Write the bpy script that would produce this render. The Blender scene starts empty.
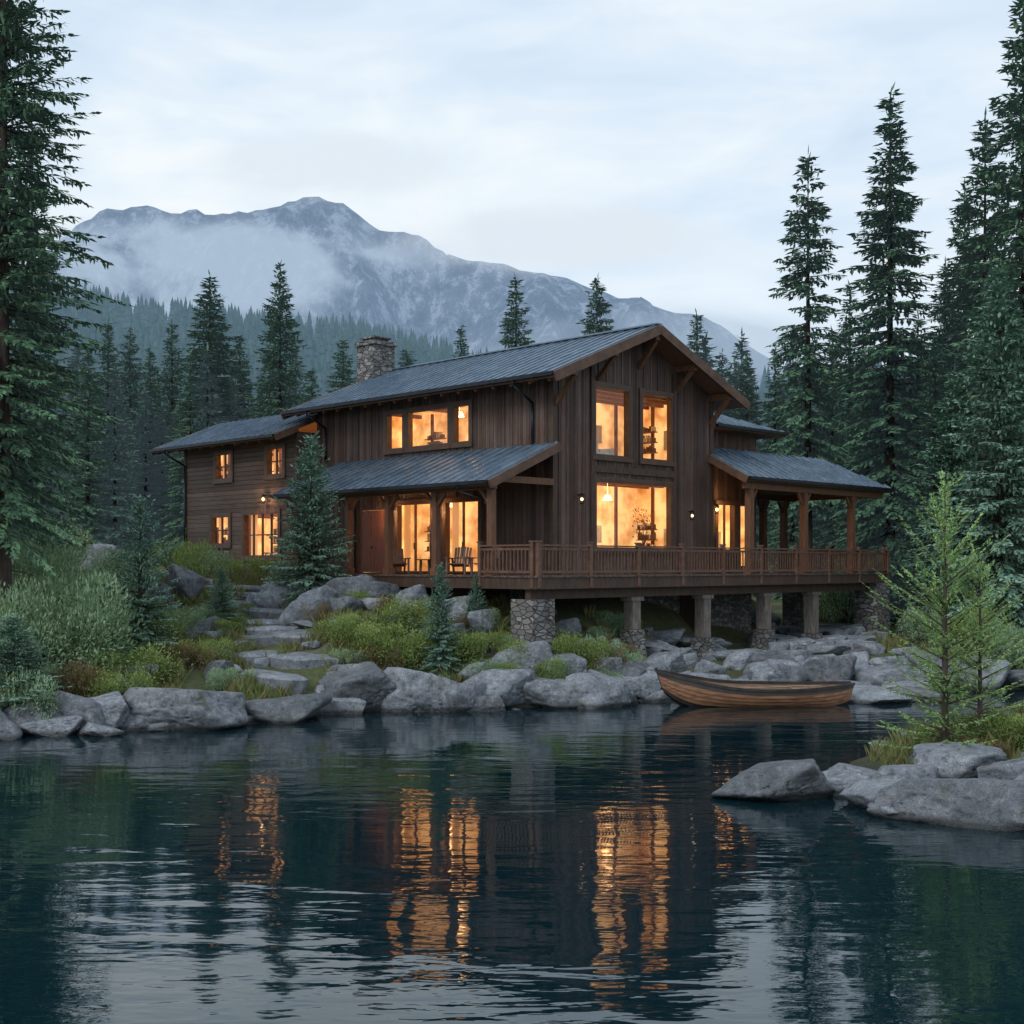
import bpy, math, random
from mathutils import Vector, noise, Matrix
R = random.Random(7)
scene = bpy.context.scene
COL = scene.collection
S45 = math.sqrt(0.5)

# ------------------------------------------------------------------ helpers
class MB:
    def __init__(s): s.v=[]; s.f=[]; s.m=[]
    def face(s, pts, m=0):
        b=len(s.v); s.v.extend([tuple(p) for p in pts]); s.f.append(tuple(range(b,b+len(pts)))); s.m.append(m)
    def box(s,x0,x1,y0,y1,z0,z1,m=0):
        b=len(s.v)
        s.v.extend([(x0,y0,z0),(x1,y0,z0),(x1,y1,z0),(x0,y1,z0),(x0,y0,z1),(x1,y0,z1),(x1,y1,z1),(x0,y1,z1)])
        for f in ((0,3,2,1),(4,5,6,7),(0,1,5,4),(1,2,6,5),(2,3,7,6),(3,0,4,7)):
            s.f.append(tuple(b+i for i in f)); s.m.append(m)
    def beam(s,p,q,w,h,m=0,up=(0,0,1)):
        p=Vector(p); q=Vector(q); d=(q-p).normalized(); up=Vector(up)
        if abs(d.dot(up))>.99: up=Vector((1,0,0))
        a=d.cross(up).normalized()*w/2; c=a.cross(d).normalized()*h/2
        b=len(s.v)
        for o in (p,q):
            for k in (-a-c,a-c,a+c,-a+c): s.v.append(tuple(o+k))
        for f in ((0,1,2,3),(7,6,5,4),(0,4,5,1),(1,5,6,2),(2,6,7,3),(3,7,4,0)):
            s.f.append(tuple(b+i for i in f)); s.m.append(m)
    def cyl(s,p,q,r0,r1,n=8,m=0,caps=True):
        p=Vector(p); q=Vector(q); d=(q-p).normalized()
        up=Vector((0,0,1)) if abs(d.z)<.95 else Vector((1,0,0))
        a=d.cross(up).normalized(); c=d.cross(a)
        b=len(s.v)
        for o,r in ((p,r0),(q,r1)):
            for i in range(n):
                t=2*math.pi*i/n; s.v.append(tuple(o+(a*math.cos(t)+c*math.sin(t))*r))
        for i in range(n):
            j=(i+1)%n; s.f.append((b+i,b+j,b+n+j,b+n+i)); s.m.append(m)
        if caps:
            s.f.append(tuple(b+i for i in range(n))[::-1]); s.m.append(m)
            s.f.append(tuple(b+n+i for i in range(n))); s.m.append(m)
    def sphere(s,c,r,n=10,k=6,m=0):
        b=len(s.v); c=Vector(c)
        for i in range(k+1):
            ph=math.pi*i/k
            for j in range(n):
                t=2*math.pi*j/n
                s.v.append(tuple(c+Vector((math.sin(ph)*math.cos(t)*r,math.sin(ph)*math.sin(t)*r,math.cos(ph)*r))))
        for i in range(k):
            for j in range(n):
                jj=(j+1)%n; s.f.append((b+i*n+j,b+(i+1)*n+j,b+(i+1)*n+jj,b+i*n+jj)); s.m.append(m)
    def prism(s,pts,ext,m=0):
        ext=Vector(ext); P=[Vector(p) for p in pts]; Q=[p+ext for p in P]; n=len(P)
        s.face(P[::-1],m); s.face(Q,m)
        for i in range(n):
            j=(i+1)%n; s.face([P[i],P[j],Q[j],Q[i]],m)
    def mesh(s,name,mats,smooth=False):
        me=bpy.data.meshes.new(name); me.from_pydata(s.v,[],s.f)
        if not isinstance(mats,(list,tuple)): mats=[mats]
        for m in mats: me.materials.append(m)
        me.polygons.foreach_set("material_index",s.m)
        if smooth: me.polygons.foreach_set("use_smooth",[True]*len(s.f))
        me.update(); return me

def obj(name,data,parent=None,loc=None,rot=None,scale=None,**props):
    o=bpy.data.objects.new(name,data); COL.objects.link(o)
    if parent: o.parent=parent
    if loc is not None: o.location=loc
    if rot is not None: o.rotation_euler=rot
    if scale is not None: o.scale=scale
    for k,v in props.items(): o[k]=v
    return o

def smooth(a,b,x):
    t=max(0,min(1,(x-a)/(b-a))); return t*t*(3-2*t)
def interp(x,pts):
    if x<=pts[0][0]: return pts[0][1]
    for (a,b),(c,d) in zip(pts,pts[1:]):
        if x<=c: return b+(d-b)*(x-a)/(c-a)
    return pts[-1][1]

# ------------------------------------------------------------------ materials
def M(name):
    m=bpy.data.materials.new(name); m.use_nodes=True
    nt=m.node_tree; return m,nt,nt.nodes["Principled BSDF"],nt.nodes["Material Output"]
def N(nt,t,**kw):
    n=nt.nodes.new(t)
    for k,v in kw.items(): setattr(n,k,v)
    return n
def L(nt,a,b): nt.links.new(a,b)
def math_n(nt,op,a,b=None,clamp=False):
    n=N(nt,'ShaderNodeMath',operation=op); n.use_clamp=clamp
    for i,x in enumerate((a,b)):
        if x is None: continue
        if isinstance(x,(int,float)): n.inputs[i].default_value=x
        else: L(nt,x,n.inputs[i])
    return n.outputs[0]
def ramp(nt,fac,stops):
    n=N(nt,'ShaderNodeValToRGB'); e=n.color_ramp.elements
    while len(e)<len(stops): e.new(.5)
    for k,(p,c) in zip(e,stops):
        k.position=p; k.color=(c[0],c[1],c[2],1) if not isinstance(c,(int,float)) else (c,c,c,1)
    if fac is not None: L(nt,fac,n.inputs[0])
    return n.outputs[0]
def noise_n(nt,vec,scale,detail=5,rough=.55,stretch=None,dist=0):
    if stretch:
        mp=N(nt,'ShaderNodeMapping'); mp.inputs['Scale'].default_value=stretch; L(nt,vec,mp.inputs[0]); vec=mp.outputs[0]
    n=N(nt,'ShaderNodeTexNoise'); L(nt,vec,n.inputs['Vector'])
    n.inputs['Scale'].default_value=scale; n.inputs['Detail'].default_value=detail
    n.inputs['Roughness'].default_value=rough; n.inputs['Distortion'].default_value=dist
    return n.outputs['Fac']
def mixc(nt,fac,a,b,mode='MIX'):
    n=N(nt,'ShaderNodeMix',data_type='RGBA',blend_type=mode)
    for i,x in ((0,fac),(6,a),(7,b)):
        if isinstance(x,(int,float)): n.inputs[i].default_value=x
        elif isinstance(x,tuple): n.inputs[i].default_value=(x[0],x[1],x[2],1)
        else: L(nt,x,n.inputs[i])
    return n.outputs[2]
def bump(nt,h,bsdf,strength=.5,dist=.02):
    b=N(nt,'ShaderNodeBump'); b.inputs['Strength'].default_value=strength; b.inputs['Distance'].default_value=dist
    L(nt,h,b.inputs['Height']); L(nt,b.outputs[0],bsdf.inputs['Normal'])
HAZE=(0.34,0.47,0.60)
def haze(nt,shader,out,Ld,col=HAZE):  # aerial haze put into the material as emission growing with distance
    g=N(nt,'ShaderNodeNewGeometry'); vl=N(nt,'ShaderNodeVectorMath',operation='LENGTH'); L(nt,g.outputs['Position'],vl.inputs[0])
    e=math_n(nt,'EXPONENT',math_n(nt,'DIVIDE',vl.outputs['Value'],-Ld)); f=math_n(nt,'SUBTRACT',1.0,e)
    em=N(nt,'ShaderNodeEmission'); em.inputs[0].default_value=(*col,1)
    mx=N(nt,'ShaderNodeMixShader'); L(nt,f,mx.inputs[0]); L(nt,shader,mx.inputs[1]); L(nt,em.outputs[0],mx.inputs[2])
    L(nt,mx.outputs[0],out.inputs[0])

def simple(name,c1,c2,scale=3,rough=.7,bs=.3,bd=.01,stretch=None,metal=0,detail=5):
    m,nt,b,o=M(name); tc=N(nt,'ShaderNodeTexCoord')
    f=noise_n(nt,tc.outputs['Object'],scale,detail,.6,stretch)
    L(nt,ramp(nt,f,[(.3,c1),(.7,c2)]),b.inputs['Base Color'])
    b.inputs['Roughness'].default_value=rough; b.inputs['Metallic'].default_value=metal
    bump(nt,f,b,bs,bd); return m

def siding(name,c1,c2,width,vertical=True,grey=(.1,.09,.085)):
    m,nt,b,o=M(name); tc=N(nt,'ShaderNodeTexCoord'); sp=N(nt,'ShaderNodeSeparateXYZ'); L(nt,tc.outputs['Object'],sp.inputs[0])
    s=math_n(nt,'ADD',sp.outputs[0],sp.outputs[1]) if vertical else sp.outputs[2]
    q=math_n(nt,'DIVIDE',s,width); fl=math_n(nt,'FLOOR',q); fr=math_n(nt,'FRACT',q)
    wn=N(nt,'ShaderNodeTexWhiteNoise',noise_dimensions='1D'); L(nt,fl,wn.inputs['W'])
    groove=ramp(nt,fr,[(0,0.0),(.07,1.0),(.93,1.0),(1,0.0)])
    st=(9,9,.8) if vertical else (.8,.8,9)
    gr=noise_n(nt,tc.outputs['Object'],2.2,6,.7,st)
    big=noise_n(nt,tc.outputs['Object'],.6,4,.65)
    c=ramp(nt,gr,[(.3,c1),(.7,c2)])
    c=mixc(nt,math_n(nt,'MULTIPLY',ramp(nt,big,[(.42,0.0),(.66,1.0)]),.5),c,grey)
    k=math_n(nt,'ADD',math_n(nt,'MULTIPLY',wn.outputs['Value'],.8),.55)
    hs=N(nt,'ShaderNodeHueSaturation'); L(nt,c,hs.inputs['Color']); L(nt,k,hs.inputs['Value'])
    c=mixc(nt,groove,(.008,.006,.005),hs.outputs[0])
    L(nt,c,b.inputs['Base Color']); b.inputs['Roughness'].default_value=.68
    h=math_n(nt,'ADD',math_n(nt,'MULTIPLY',groove,1.0),math_n(nt,'MULTIPLY',gr,.35))
    bump(nt,h,b,.9,.02); return m

MAT={}
MAT['wallv']=siding('brown_vertical_board',(.042,.022,.016),(.128,.070,.049),.21,True,(.14,.108,.096))
MAT['wallh']=siding('brown_lap_board',(.044,.025,.018),(.128,.078,.056),.2,False,(.13,.10,.088))
MAT['wood']=simple('stained_timber',(.085,.036,.018),(.19,.088,.045),2.5,.6,.4,.01,(6,6,1))
MAT['wooddark']=simple('dark_timber',(.034,.019,.013),(.085,.048,.032),2.5,.65,.4,.01,(4,4,1))
MAT['fascia']=simple('fascia_timber',(.06,.03,.018),(.14,.074,.045),3,.6,.3,.01)
MAT['soffit']=simple('soffit_boards',(.12,.06,.034),(.24,.13,.08),3,.6,.3,.01,(1,8,1))
MAT['deck']=siding('deck_board',(.06,.036,.027),(.15,.095,.07),.14,True)
MAT['rail']=simple('railing_timber',(.08,.040,.026),(.17,.09,.06),5,.65,.3,.005)
MAT['doorwood']=simple('red_brown_door_wood',(.12,.035,.018),(.22,.075,.036),2,.5,.3,.005,(8,8,1))
MAT['gutter']=simple('dark_gutter_metal',(.014,.018,.024),(.035,.042,.052),4,.4,.05,.002,None,.6)
MAT['frame']=simple('dark_window_frame',(.05,.026,.016),(.10,.052,.032),4,.5,.2,.004)
MAT['white']=simple('pale_cloth',(.5,.45,.38),(.7,.65,.55),4,.9,.3,.01)
MAT['iron']=simple('black_iron',(.008,.008,.009),(.02,.02,.022),8,.45,.1,.002,None,.7)
MAT['bark']=simple('conifer_bark',(.03,.022,.018),(.085,.064,.05),5,.9,.8,.03,(3,3,.7),0,3)
def mroof():
    m,nt,b,o=M('blue_grey_metal_roof'); tc=N(nt,'ShaderNodeTexCoord')
    f=noise_n(nt,tc.outputs['Object'],1.3,6,.72); g=noise_n(nt,tc.outputs['Object'],14,3,.6)
    c=ramp(nt,f,[(.3,(.105,.155,.215)),(.55,(.175,.24,.31)),(.75,(.29,.36,.43))])
    c=mixc(nt,math_n(nt,'MULTIPLY',g,.25),c,(.07,.10,.13)); L(nt,c,b.inputs['Base Color'])
    b.inputs['Metallic'].default_value=.35; b.inputs['Specular IOR Level'].default_value=.8
    L(nt,ramp(nt,f,[(.3,.2),(.7,.36)]),b.inputs['Roughness']); bump(nt,g,b,.12,.01); return m
MAT['roof']=mroof()
def mstone(name,scale=3.2,c1=(.12,.12,.13),c2=(.36,.355,.35)):
    m,nt,b,o=M(name); tc=N(nt,'ShaderNodeTexCoord')
    mp=N(nt,'ShaderNodeMapping'); mp.inputs['Scale'].default_value=(1,1,2.1); L(nt,tc.outputs['Object'],mp.inputs[0])
    v=N(nt,'ShaderNodeTexVoronoi'); v.inputs['Scale'].default_value=scale; L(nt,mp.outputs[0],v.inputs['Vector'])
    v2=N(nt,'ShaderNodeTexVoronoi',feature='DISTANCE_TO_EDGE'); v2.inputs['Scale'].default_value=scale; L(nt,mp.outputs[0],v2.inputs['Vector'])
    sep=N(nt,'ShaderNodeSeparateColor'); L(nt,v.outputs['Color'],sep.inputs[0])
    c=ramp(nt,sep.outputs[0],[(0,c1),(.5,(.19,.175,.16)),(1,c2)])
    e=ramp(nt,v2.outputs['Distance'],[(0,0.0),(.09,1.0)])
    n=noise_n(nt,tc.outputs['Object'],12,5)
    c=mixc(nt,math_n(nt,'MULTIPLY',n,.5),c,(.08,.08,.08)); c=mixc(nt,e,(.03,.028,.026),c)
    L(nt,c,b.inputs['Base Color']); b.inputs['Roughness'].default_value=.85
    bump(nt,math_n(nt,'ADD',e,math_n(nt,'MULTIPLY',n,.4)),b,.9,.05); return m
MAT['stone']=mstone('fieldstone_masonry')
def mgran():
    m,nt,b,o=M('lichened_granite'); g=N(nt,'ShaderNodeNewGeometry'); oi=N(nt,'ShaderNodeObjectInfo')
    P=g.outputs['Position']
    n1=noise_n(nt,P,.9,5,.65); n2=noise_n(nt,P,5,6,.8); n3=noise_n(nt,P,38,2,.7)
    c=ramp(nt,n1,[(.28,(.15,.175,.205)),(.5,(.26,.29,.33)),(.72,(.42,.45,.49))])
    c=mixc(nt,ramp(nt,n2,[(.52,0.0),(.64,.65)]),c,(.57,.595,.62))
    c=mixc(nt,ramp(nt,n2,[(.35,.9),(.46,0.0)]),c,(.07,.08,.09))
    c=mixc(nt,ramp(nt,n3,[(.38,.5),(.6,0.0)]),c,(.07,.075,.085))
    ms=noise_n(nt,P,1.7,4,.6); c=mixc(nt,ramp(nt,ms,[(.60,0.0),(.70,.65)]),c,(.08,.095,.035))
    hs=N(nt,'ShaderNodeHueSaturation'); L(nt,c,hs.inputs['Color'])
    L(nt,math_n(nt,'ADD',math_n(nt,'MULTIPLY',oi.outputs['Random'],.6),.5),hs.inputs['Value'])
    sp=N(nt,'ShaderNodeSeparateXYZ'); L(nt,P,sp.inputs[0])
    wz=math_n(nt,'ADD',sp.outputs[2],math_n(nt,'MULTIPLY',n1,-.15))
    wet=ramp(nt,wz,[(0.0,.8),(.09,0.0)]); c=mixc(nt,wet,hs.outputs[0],(.02,.022,.022))
    L(nt,c,b.inputs['Base Color']); L(nt,ramp(nt,wz,[(0.0,.25),(.1,.82)]),b.inputs['Roughness'])
    bump(nt,math_n(nt,'ADD',n2,math_n(nt,'MULTIPLY',n3,.25)),b,.9,.08); return m
MAT['granite']=mgran()
def mground():
    m,nt,b,o=M('mossy_ground'); g=N(nt,'ShaderNodeNewGeometry'); P=g.outputs['Position']
    n1=noise_n(nt,P,.45,5,.6); n2=noise_n(nt,P,5,6,.7)
    c=ramp(nt,n1,[(.3,(.05,.045,.028)),(.45,(.08,.10,.035)),(.6,(.10,.115,.042)),(.75,(.09,.07,.04))])
    c=mixc(nt,ramp(nt,n2,[(.35,.6),(.6,0.0)]),c,(.03,.03,.02))
    c=mixc(nt,ramp(nt,n1,[(.58,0.0),(.66,.5)]),c,(.2,.2,.21))
    sp=N(nt,'ShaderNodeSeparateXYZ'); L(nt,P,sp.inputs[0])
    c=mixc(nt,ramp(nt,sp.outputs[2],[(0.0,.85),(.25,0.0)]),c,(.02,.02,.017))
    L(nt,c,b.inputs['Base Color']); b.inputs['Roughness'].default_value=.95; bump(nt,n2,b,.8,.12); return m
MAT['ground']=mground()
def mleaf(name,stops,Ld=1500,transl=.15,pn=.35):
    m,nt,b,o=M(name); g=N(nt,'ShaderNodeNewGeometry'); oi=N(nt,'ShaderNodeObjectInfo')
    n=noise_n(nt,g.outputs['Position'],1.3,2,.6)
    f=math_n(nt,'ADD',math_n(nt,'MULTIPLY',g.outputs['Random Per Island'],.6),math_n(nt,'MULTIPLY',n,pn+.35))
    f=math_n(nt,'ADD',f,math_n(nt,'MULTIPLY',oi.outputs['Random'],.2)); f=math_n(nt,'SUBTRACT',f,.15)
    c=ramp(nt,f,stops); L(nt,c,b.inputs['Base Color']); b.inputs['Roughness'].default_value=.6
    b.inputs['Specular IOR Level'].default_value=.2
    sh=b.outputs[0]
    if transl:
        t=N(nt,'ShaderNodeBsdfTranslucent'); L(nt,c,t.inputs[0])
        mx=N(nt,'ShaderNodeMixShader'); mx.inputs[0].default_value=transl; L(nt,b.outputs[0],mx.inputs[1]); L(nt,t.outputs[0],mx.inputs[2]); sh=mx.outputs[0]
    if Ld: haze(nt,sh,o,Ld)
    else: L(nt,sh,o.inputs[0])
    return m
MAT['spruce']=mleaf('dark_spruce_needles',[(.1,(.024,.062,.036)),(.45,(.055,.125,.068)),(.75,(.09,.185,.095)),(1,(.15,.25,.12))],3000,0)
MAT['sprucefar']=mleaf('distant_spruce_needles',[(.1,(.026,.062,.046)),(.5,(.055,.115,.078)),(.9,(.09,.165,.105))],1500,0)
MAT['spruceblue']=mleaf('blue_green_needles',[(.1,(.055,.12,.09)),(.5,(.13,.235,.17)),(.9,(.24,.37,.28))],None,0)
MAT['larch']=mleaf('light_green_needles',[(.1,(.12,.22,.065)),(.5,(.25,.40,.14)),(.9,(.42,.56,.24))],None,.3)
MAT['bushgrey']=mleaf('grey_green_leaves',[(.1,(.10,.17,.09)),(.5,(.22,.34,.19)),(.9,(.40,.52,.32))],None,.2)
MAT['busholive']=mleaf('olive_leaves',[(.1,(.08,.13,.035)),(.5,(.19,.27,.075)),(.9,(.33,.41,.14))],None,.2)
MAT['bushrust']=mleaf('rusty_leaves',[(.1,(.07,.045,.028)),(.5,(.17,.11,.06)),(.9,(.26,.21,.10))],None,.2)
MAT['grass']=mleaf('meadow_grass',[(.1,(.08,.11,.04)),(.4,(.16,.21,.07)),(.65,(.25,.28,.11)),(.9,(.23,.17,.09))],None,.2)
def mglass():
    m,nt,b,o=M('window_glass'); t=N(nt,'ShaderNodeBsdfTransparent'); t.inputs[0].default_value=(.97,.97,.97,1)
    g=N(nt,'ShaderNodeBsdfGlossy'); g.inputs['Roughness'].default_value=.03
    mx=N(nt,'ShaderNodeMixShader'); mx.inputs[0].default_value=.05; L(nt,t.outputs[0],mx.inputs[1]); L(nt,g.outputs[0],mx.inputs[2])
    L(nt,mx.outputs[0],o.inputs[0]); return m
MAT['glass']=mglass()
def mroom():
    m,nt,b,o=M('glow_painted_interior_wall'); tc=N(nt,'ShaderNodeTexCoord')
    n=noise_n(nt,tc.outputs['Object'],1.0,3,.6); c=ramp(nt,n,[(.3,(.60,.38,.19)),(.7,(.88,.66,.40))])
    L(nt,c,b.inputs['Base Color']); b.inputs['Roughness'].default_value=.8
    L(nt,mixc(nt,ramp(nt,n,[(.35,0.0),(.62,1.0)]),(1,.38,.09),(1,.60,.23)),b.inputs['Emission Color']); L(nt,ramp(nt,n,[(.35,.32),(.62,.98)]),b.inputs['Emission Strength']); return m  # patchy lamplight put into the walls as emission, besides the room lights
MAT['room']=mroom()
def memit(name,c,s):
    m,nt,b,o=M(name); b.inputs['Base Color'].default_value=(*c,1); b.inputs['Emission Color'].default_value=(*c,1); b.inputs['Emission Strength'].default_value=s; return m
MAT['bulb']=memit('glowing_bulb',(1,.62,.26),6)
MAT['shade']=memit('glowing_lamp_shade',(1,.72,.40),2.2)

# ------------------------------------------------------------------ ground
SHORE=[(-60,24),(-30,27),(-18,30),(-12.9,31.4),(-8.5,33.6),(-5,36.2),(-3.4,37.2),(0,37.6),(3,38.6),(6,41.3),(9,42.8),(12,43.6),(17.6,43.2),(30,40),(60,34)]
def ysh(x): return interp(x,SHORE)
PL=[(-14,-3),(-4,-1.2),(0,0),(1,.35),(4,1.0),(8,2.0),(12,3.0),(15,3.6),(30,3.9),(60,4.3),(400,9),(6000,12)]
PM=[(-14,-3),(-4,-1.2),(0,0),(1,.6),(2.2,1.5),(5,2.6),(8,3.25),(15,3.6),(30,3.8),(60,4.3),(400,9),(6000,12)]
PR=[(-14,-3),(-4,-1.2),(0,0),(1,.35),(3,.7),(7,1.0),(14,1.15),(25,2.0),(60,3.6),(400,9),(6000,12)]
def gh(x,y):
    d=y-ysh(x)
    wl=1-smooth(-9,-5,x); wr=smooth(-.5,4.2,x-(y-40)*.5) if y<60 else smooth(-.5,4.2,x-10)
    h=interp(d,PL)*wl+interp(d,PM)*(1-wl)
    h=h*(1-wr)+interp(d,PR)*wr
    if d>0: h+= noise.fractal(Vector((x*.35,y*.35,3)),1,2,4)*.22*min(1,d/3)
    else: h-=.1
    e=((x-15.5)/8.2)**2+((y-26.3)/4.4)**2
    if e<2.5 and x<24: h=max(h,1.25*(1-e)+noise.noise(Vector((x,y,1)))*.1)
    if x>=20 and y>20: h=max(h,.6*smooth(20,26,x)*smooth(20,26,y)-.2)
    return h
def axis(lo,hi,st,ext_lo,ext_hi):
    a=[]; v=lo
    while v<=hi+1e-6: a.append(v); v+=st
    return sorted(ext_lo)+a+sorted(ext_hi)
xs=axis(-30,30,.45,[-6000,-3000,-1500,-700,-300,-150,-90,-60,-45,-36],[36,45,60,90,150,300,700,1500,3000,6000])
ys=axis(16,74,.45,[-400,-150,-60,-20,0,8,12],[78,84,92,105,125,160,220,300,450,700,1200,2200,4000,7000])
mb=MB(); nx=len(xs)
for y in ys:
    for x in xs: mb.v.append((x,y,gh(x,y)))
for j in range(len(ys)-1):
    for i in range(nx-1):
        mb.f.append((j*nx+i,j*nx+i+1,(j+1)*nx+i+1,(j+1)*nx+i)); mb.m.append(0)
obj('ground',mb.mesh('ground',MAT['ground'],True),kind='structure')

def mwater():
    m,nt,b,o=M('lake_water'); g=N(nt,'ShaderNodeNewGeometry'); P=g.outputs['Position']
    a=noise_n(nt,P,1.0,2,.5,(.62,1.8,1),.45)
    c=noise_n(nt,P,1.0,2,.5,(2.4,6.8,1),.3)
    big=noise_n(nt,P,.13,2,.5,(1,2.2,1))
    amp=ramp(nt,big,[(.38,.32),(.62,1.0)])
    h=math_n(nt,'MULTIPLY',math_n(nt,'ADD',a,math_n(nt,'MULTIPLY',c,.18)),amp)
    b.inputs['Base Color'].default_value=(.002,.015,.021,1); b.inputs['Roughness'].default_value=.02
    b.inputs['IOR'].default_value=1.65; b.inputs['Specular Tint'].default_value=(.88,.97,1,1)
    bump(nt,h,b,1.0,.024); return m
mb=MB(); mb.face([(-400,-300,0),(400,-300,0),(400,90,0),(-400,90,0)])
obj('water',mb.mesh('water',mwater()),kind='structure')

# ------------------------------------------------------------------ mountain, hill
ENV=[(-500,440),(-200,370),(-60,320),(20,262),(80,224),(115,208),(155,202),(195,203),(230,206),(262,198),(292,188),(318,184),(342,190),(372,209),(400,212),(425,229),(470,250),(520,260),(560,266),(620,288),(700,302),(735,322),(770,350),(830,410),(1000,455),(1500,520)]
def mmount():
    m,nt,b,o=M('bare_granite_mountain'); g=N(nt,'ShaderNodeNewGeometry'); P=g.outputs['Position']
    sp=N(nt,'ShaderNodeSeparateXYZ'); L(nt,P,sp.inputs[0])
    n1=noise_n(nt,P,.006,6,.7); n2=noise_n(nt,P,.026,6,.74,(1,1,.45))
    hh=math_n(nt,'ADD',math_n(nt,'DIVIDE',sp.outputs[2],900.0),math_n(nt,'MULTIPLY',math_n(nt,'SUBTRACT',n1,.5),1.1))
    rk=ramp(nt,n2,[(.38,(.03,.045,.06)),(.5,(.12,.145,.17)),(.59,(.42,.46,.52))])
    c=mixc(nt,ramp(nt,hh,[(.42,0.0),(.64,1.0)]),(.018,.046,.055),rk)
    L(nt,c,b.inputs['Base Color']); b.inputs['Roughness'].default_value=1; bump(nt,n2,b,1,30)
    haze(nt,b.outputs[0],o,4000,(.265,.39,.58)); return m  # blue aerial haze blended into the mountain's own material
mb=MB(); nxm,nym=300,120
for j in range(nym+1):
    y=1900+2400*j/nym
    for i in range(nxm+1):
        x=-2800+5600*i/nxm
        env=4.3+(565-interp(512+x*1250/3000,ENV))*2.4
        yr=3000+noise.noise(Vector((x*.0016,0,5)))*120
        dd=abs(y-yr)
        t=(dd+noise.fractal(Vector((x*.0034,y*.0012,2)),1,2,4)*300*min(1,dd/250))/1000
        prof=max(0,1-t)**1.25
        rd=noise.ridged_multi_fractal(Vector((x*.003,y*.0018,7)),1,2.1,7,1,2)
        am=(env/900)**1.5 if env>0 else 0
        z=env*prof+ (rd-1.25)*150*am*min(1,dd/260)*min(1,prof*2.5) + noise.fractal(Vector((x*.014,y*.014,1)),.7,2,5)*13*am*min(1,prof*3)
        mb.v.append((x,y,z-20))
for j in range(nym):
    for i in range(nxm):
        k=j*(nxm+1)+i; mb.f.append((k,k+1,k+nxm+2,k+nxm+1)); mb.m.append(0)
obj('mountain',mb.mesh('mountain',mmount(),False),kind='structure')

HE=[(-600,230),(-100,276),(60,300),(120,306),(200,320),(280,330),(360,334),(450,356),(540,390),(700,400),(800,390),(1000,350),(1600,300)]
def hillz(x,y):
    env=4.3+(565-interp(512+x*1250/1000,HE))*.8
    t=(y-1000)/600
    p=1-abs(t)**1.4 if abs(t)<1 else 0
    return max(0,env*p)+noise.fractal(Vector((x*.012,y*.012,2)),1,2,3)*9*p-6
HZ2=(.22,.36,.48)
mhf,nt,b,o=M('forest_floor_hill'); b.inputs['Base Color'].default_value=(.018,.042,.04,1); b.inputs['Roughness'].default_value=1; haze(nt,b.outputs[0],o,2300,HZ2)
mb=MB()
for j in range(41):
    for i in range(101): 
        x=-1100+22*i; y=420+30*j; mb.v.append((x,y,hillz(x,y)))
for j in range(40):
    for i in range(100): k=j*101+i; mb.f.append((k,k+1,k+102,k+101)); mb.m.append(0)
obj('hill',mb.mesh('hill',mhf,True),kind='structure')
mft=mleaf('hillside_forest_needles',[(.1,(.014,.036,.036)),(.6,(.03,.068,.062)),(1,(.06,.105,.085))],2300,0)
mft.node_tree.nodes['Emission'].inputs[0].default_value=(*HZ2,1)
mb=MB()
def lowtree(mb,x,y,z,H,rr):
    for k in range(4):
        z0=z+H*(.08+.22*k); z1=min(z+H,z0+H*.42); r=rr*(1-.22*k); n=6; a0=R.random()*6
        b0=len(mb.v); mb.v.append((x,y,z1))
        for i in range(n):
            a=a0+2*math.pi*i/n; q=r*R.uniform(.6,1.15); mb.v.append((x+q*math.cos(a),y+q*math.sin(a),z0-R.uniform(0,.05)*H))
        for i in range(n): mb.f.append((b0,b0+1+i,b0+1+(i+1)%n)); mb.m.append(0)
for k in range(5200):
    y=R.uniform(470,1030); x=R.uniform(-.62,.62)*y*(.95)
    if 0.12*y<x<.2*y and R.random()<.4: continue
    H=R.uniform(9,21); lowtree(mb,x,y,hillz(x,y)-1,H,H*.19)
for k in range(1500):
    y=R.uniform(145,420); x=R.uniform(-.6,.6)*y; H=R.uniform(14,24)
    lowtree(mb,x,y,gh(x,y)-.5,H,H*.19)
obj('hillside_forest',mb.mesh('hillside_forest',mft),kind='stuff',label='dense dark conifer forest covering the hillside',category='forest')

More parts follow.
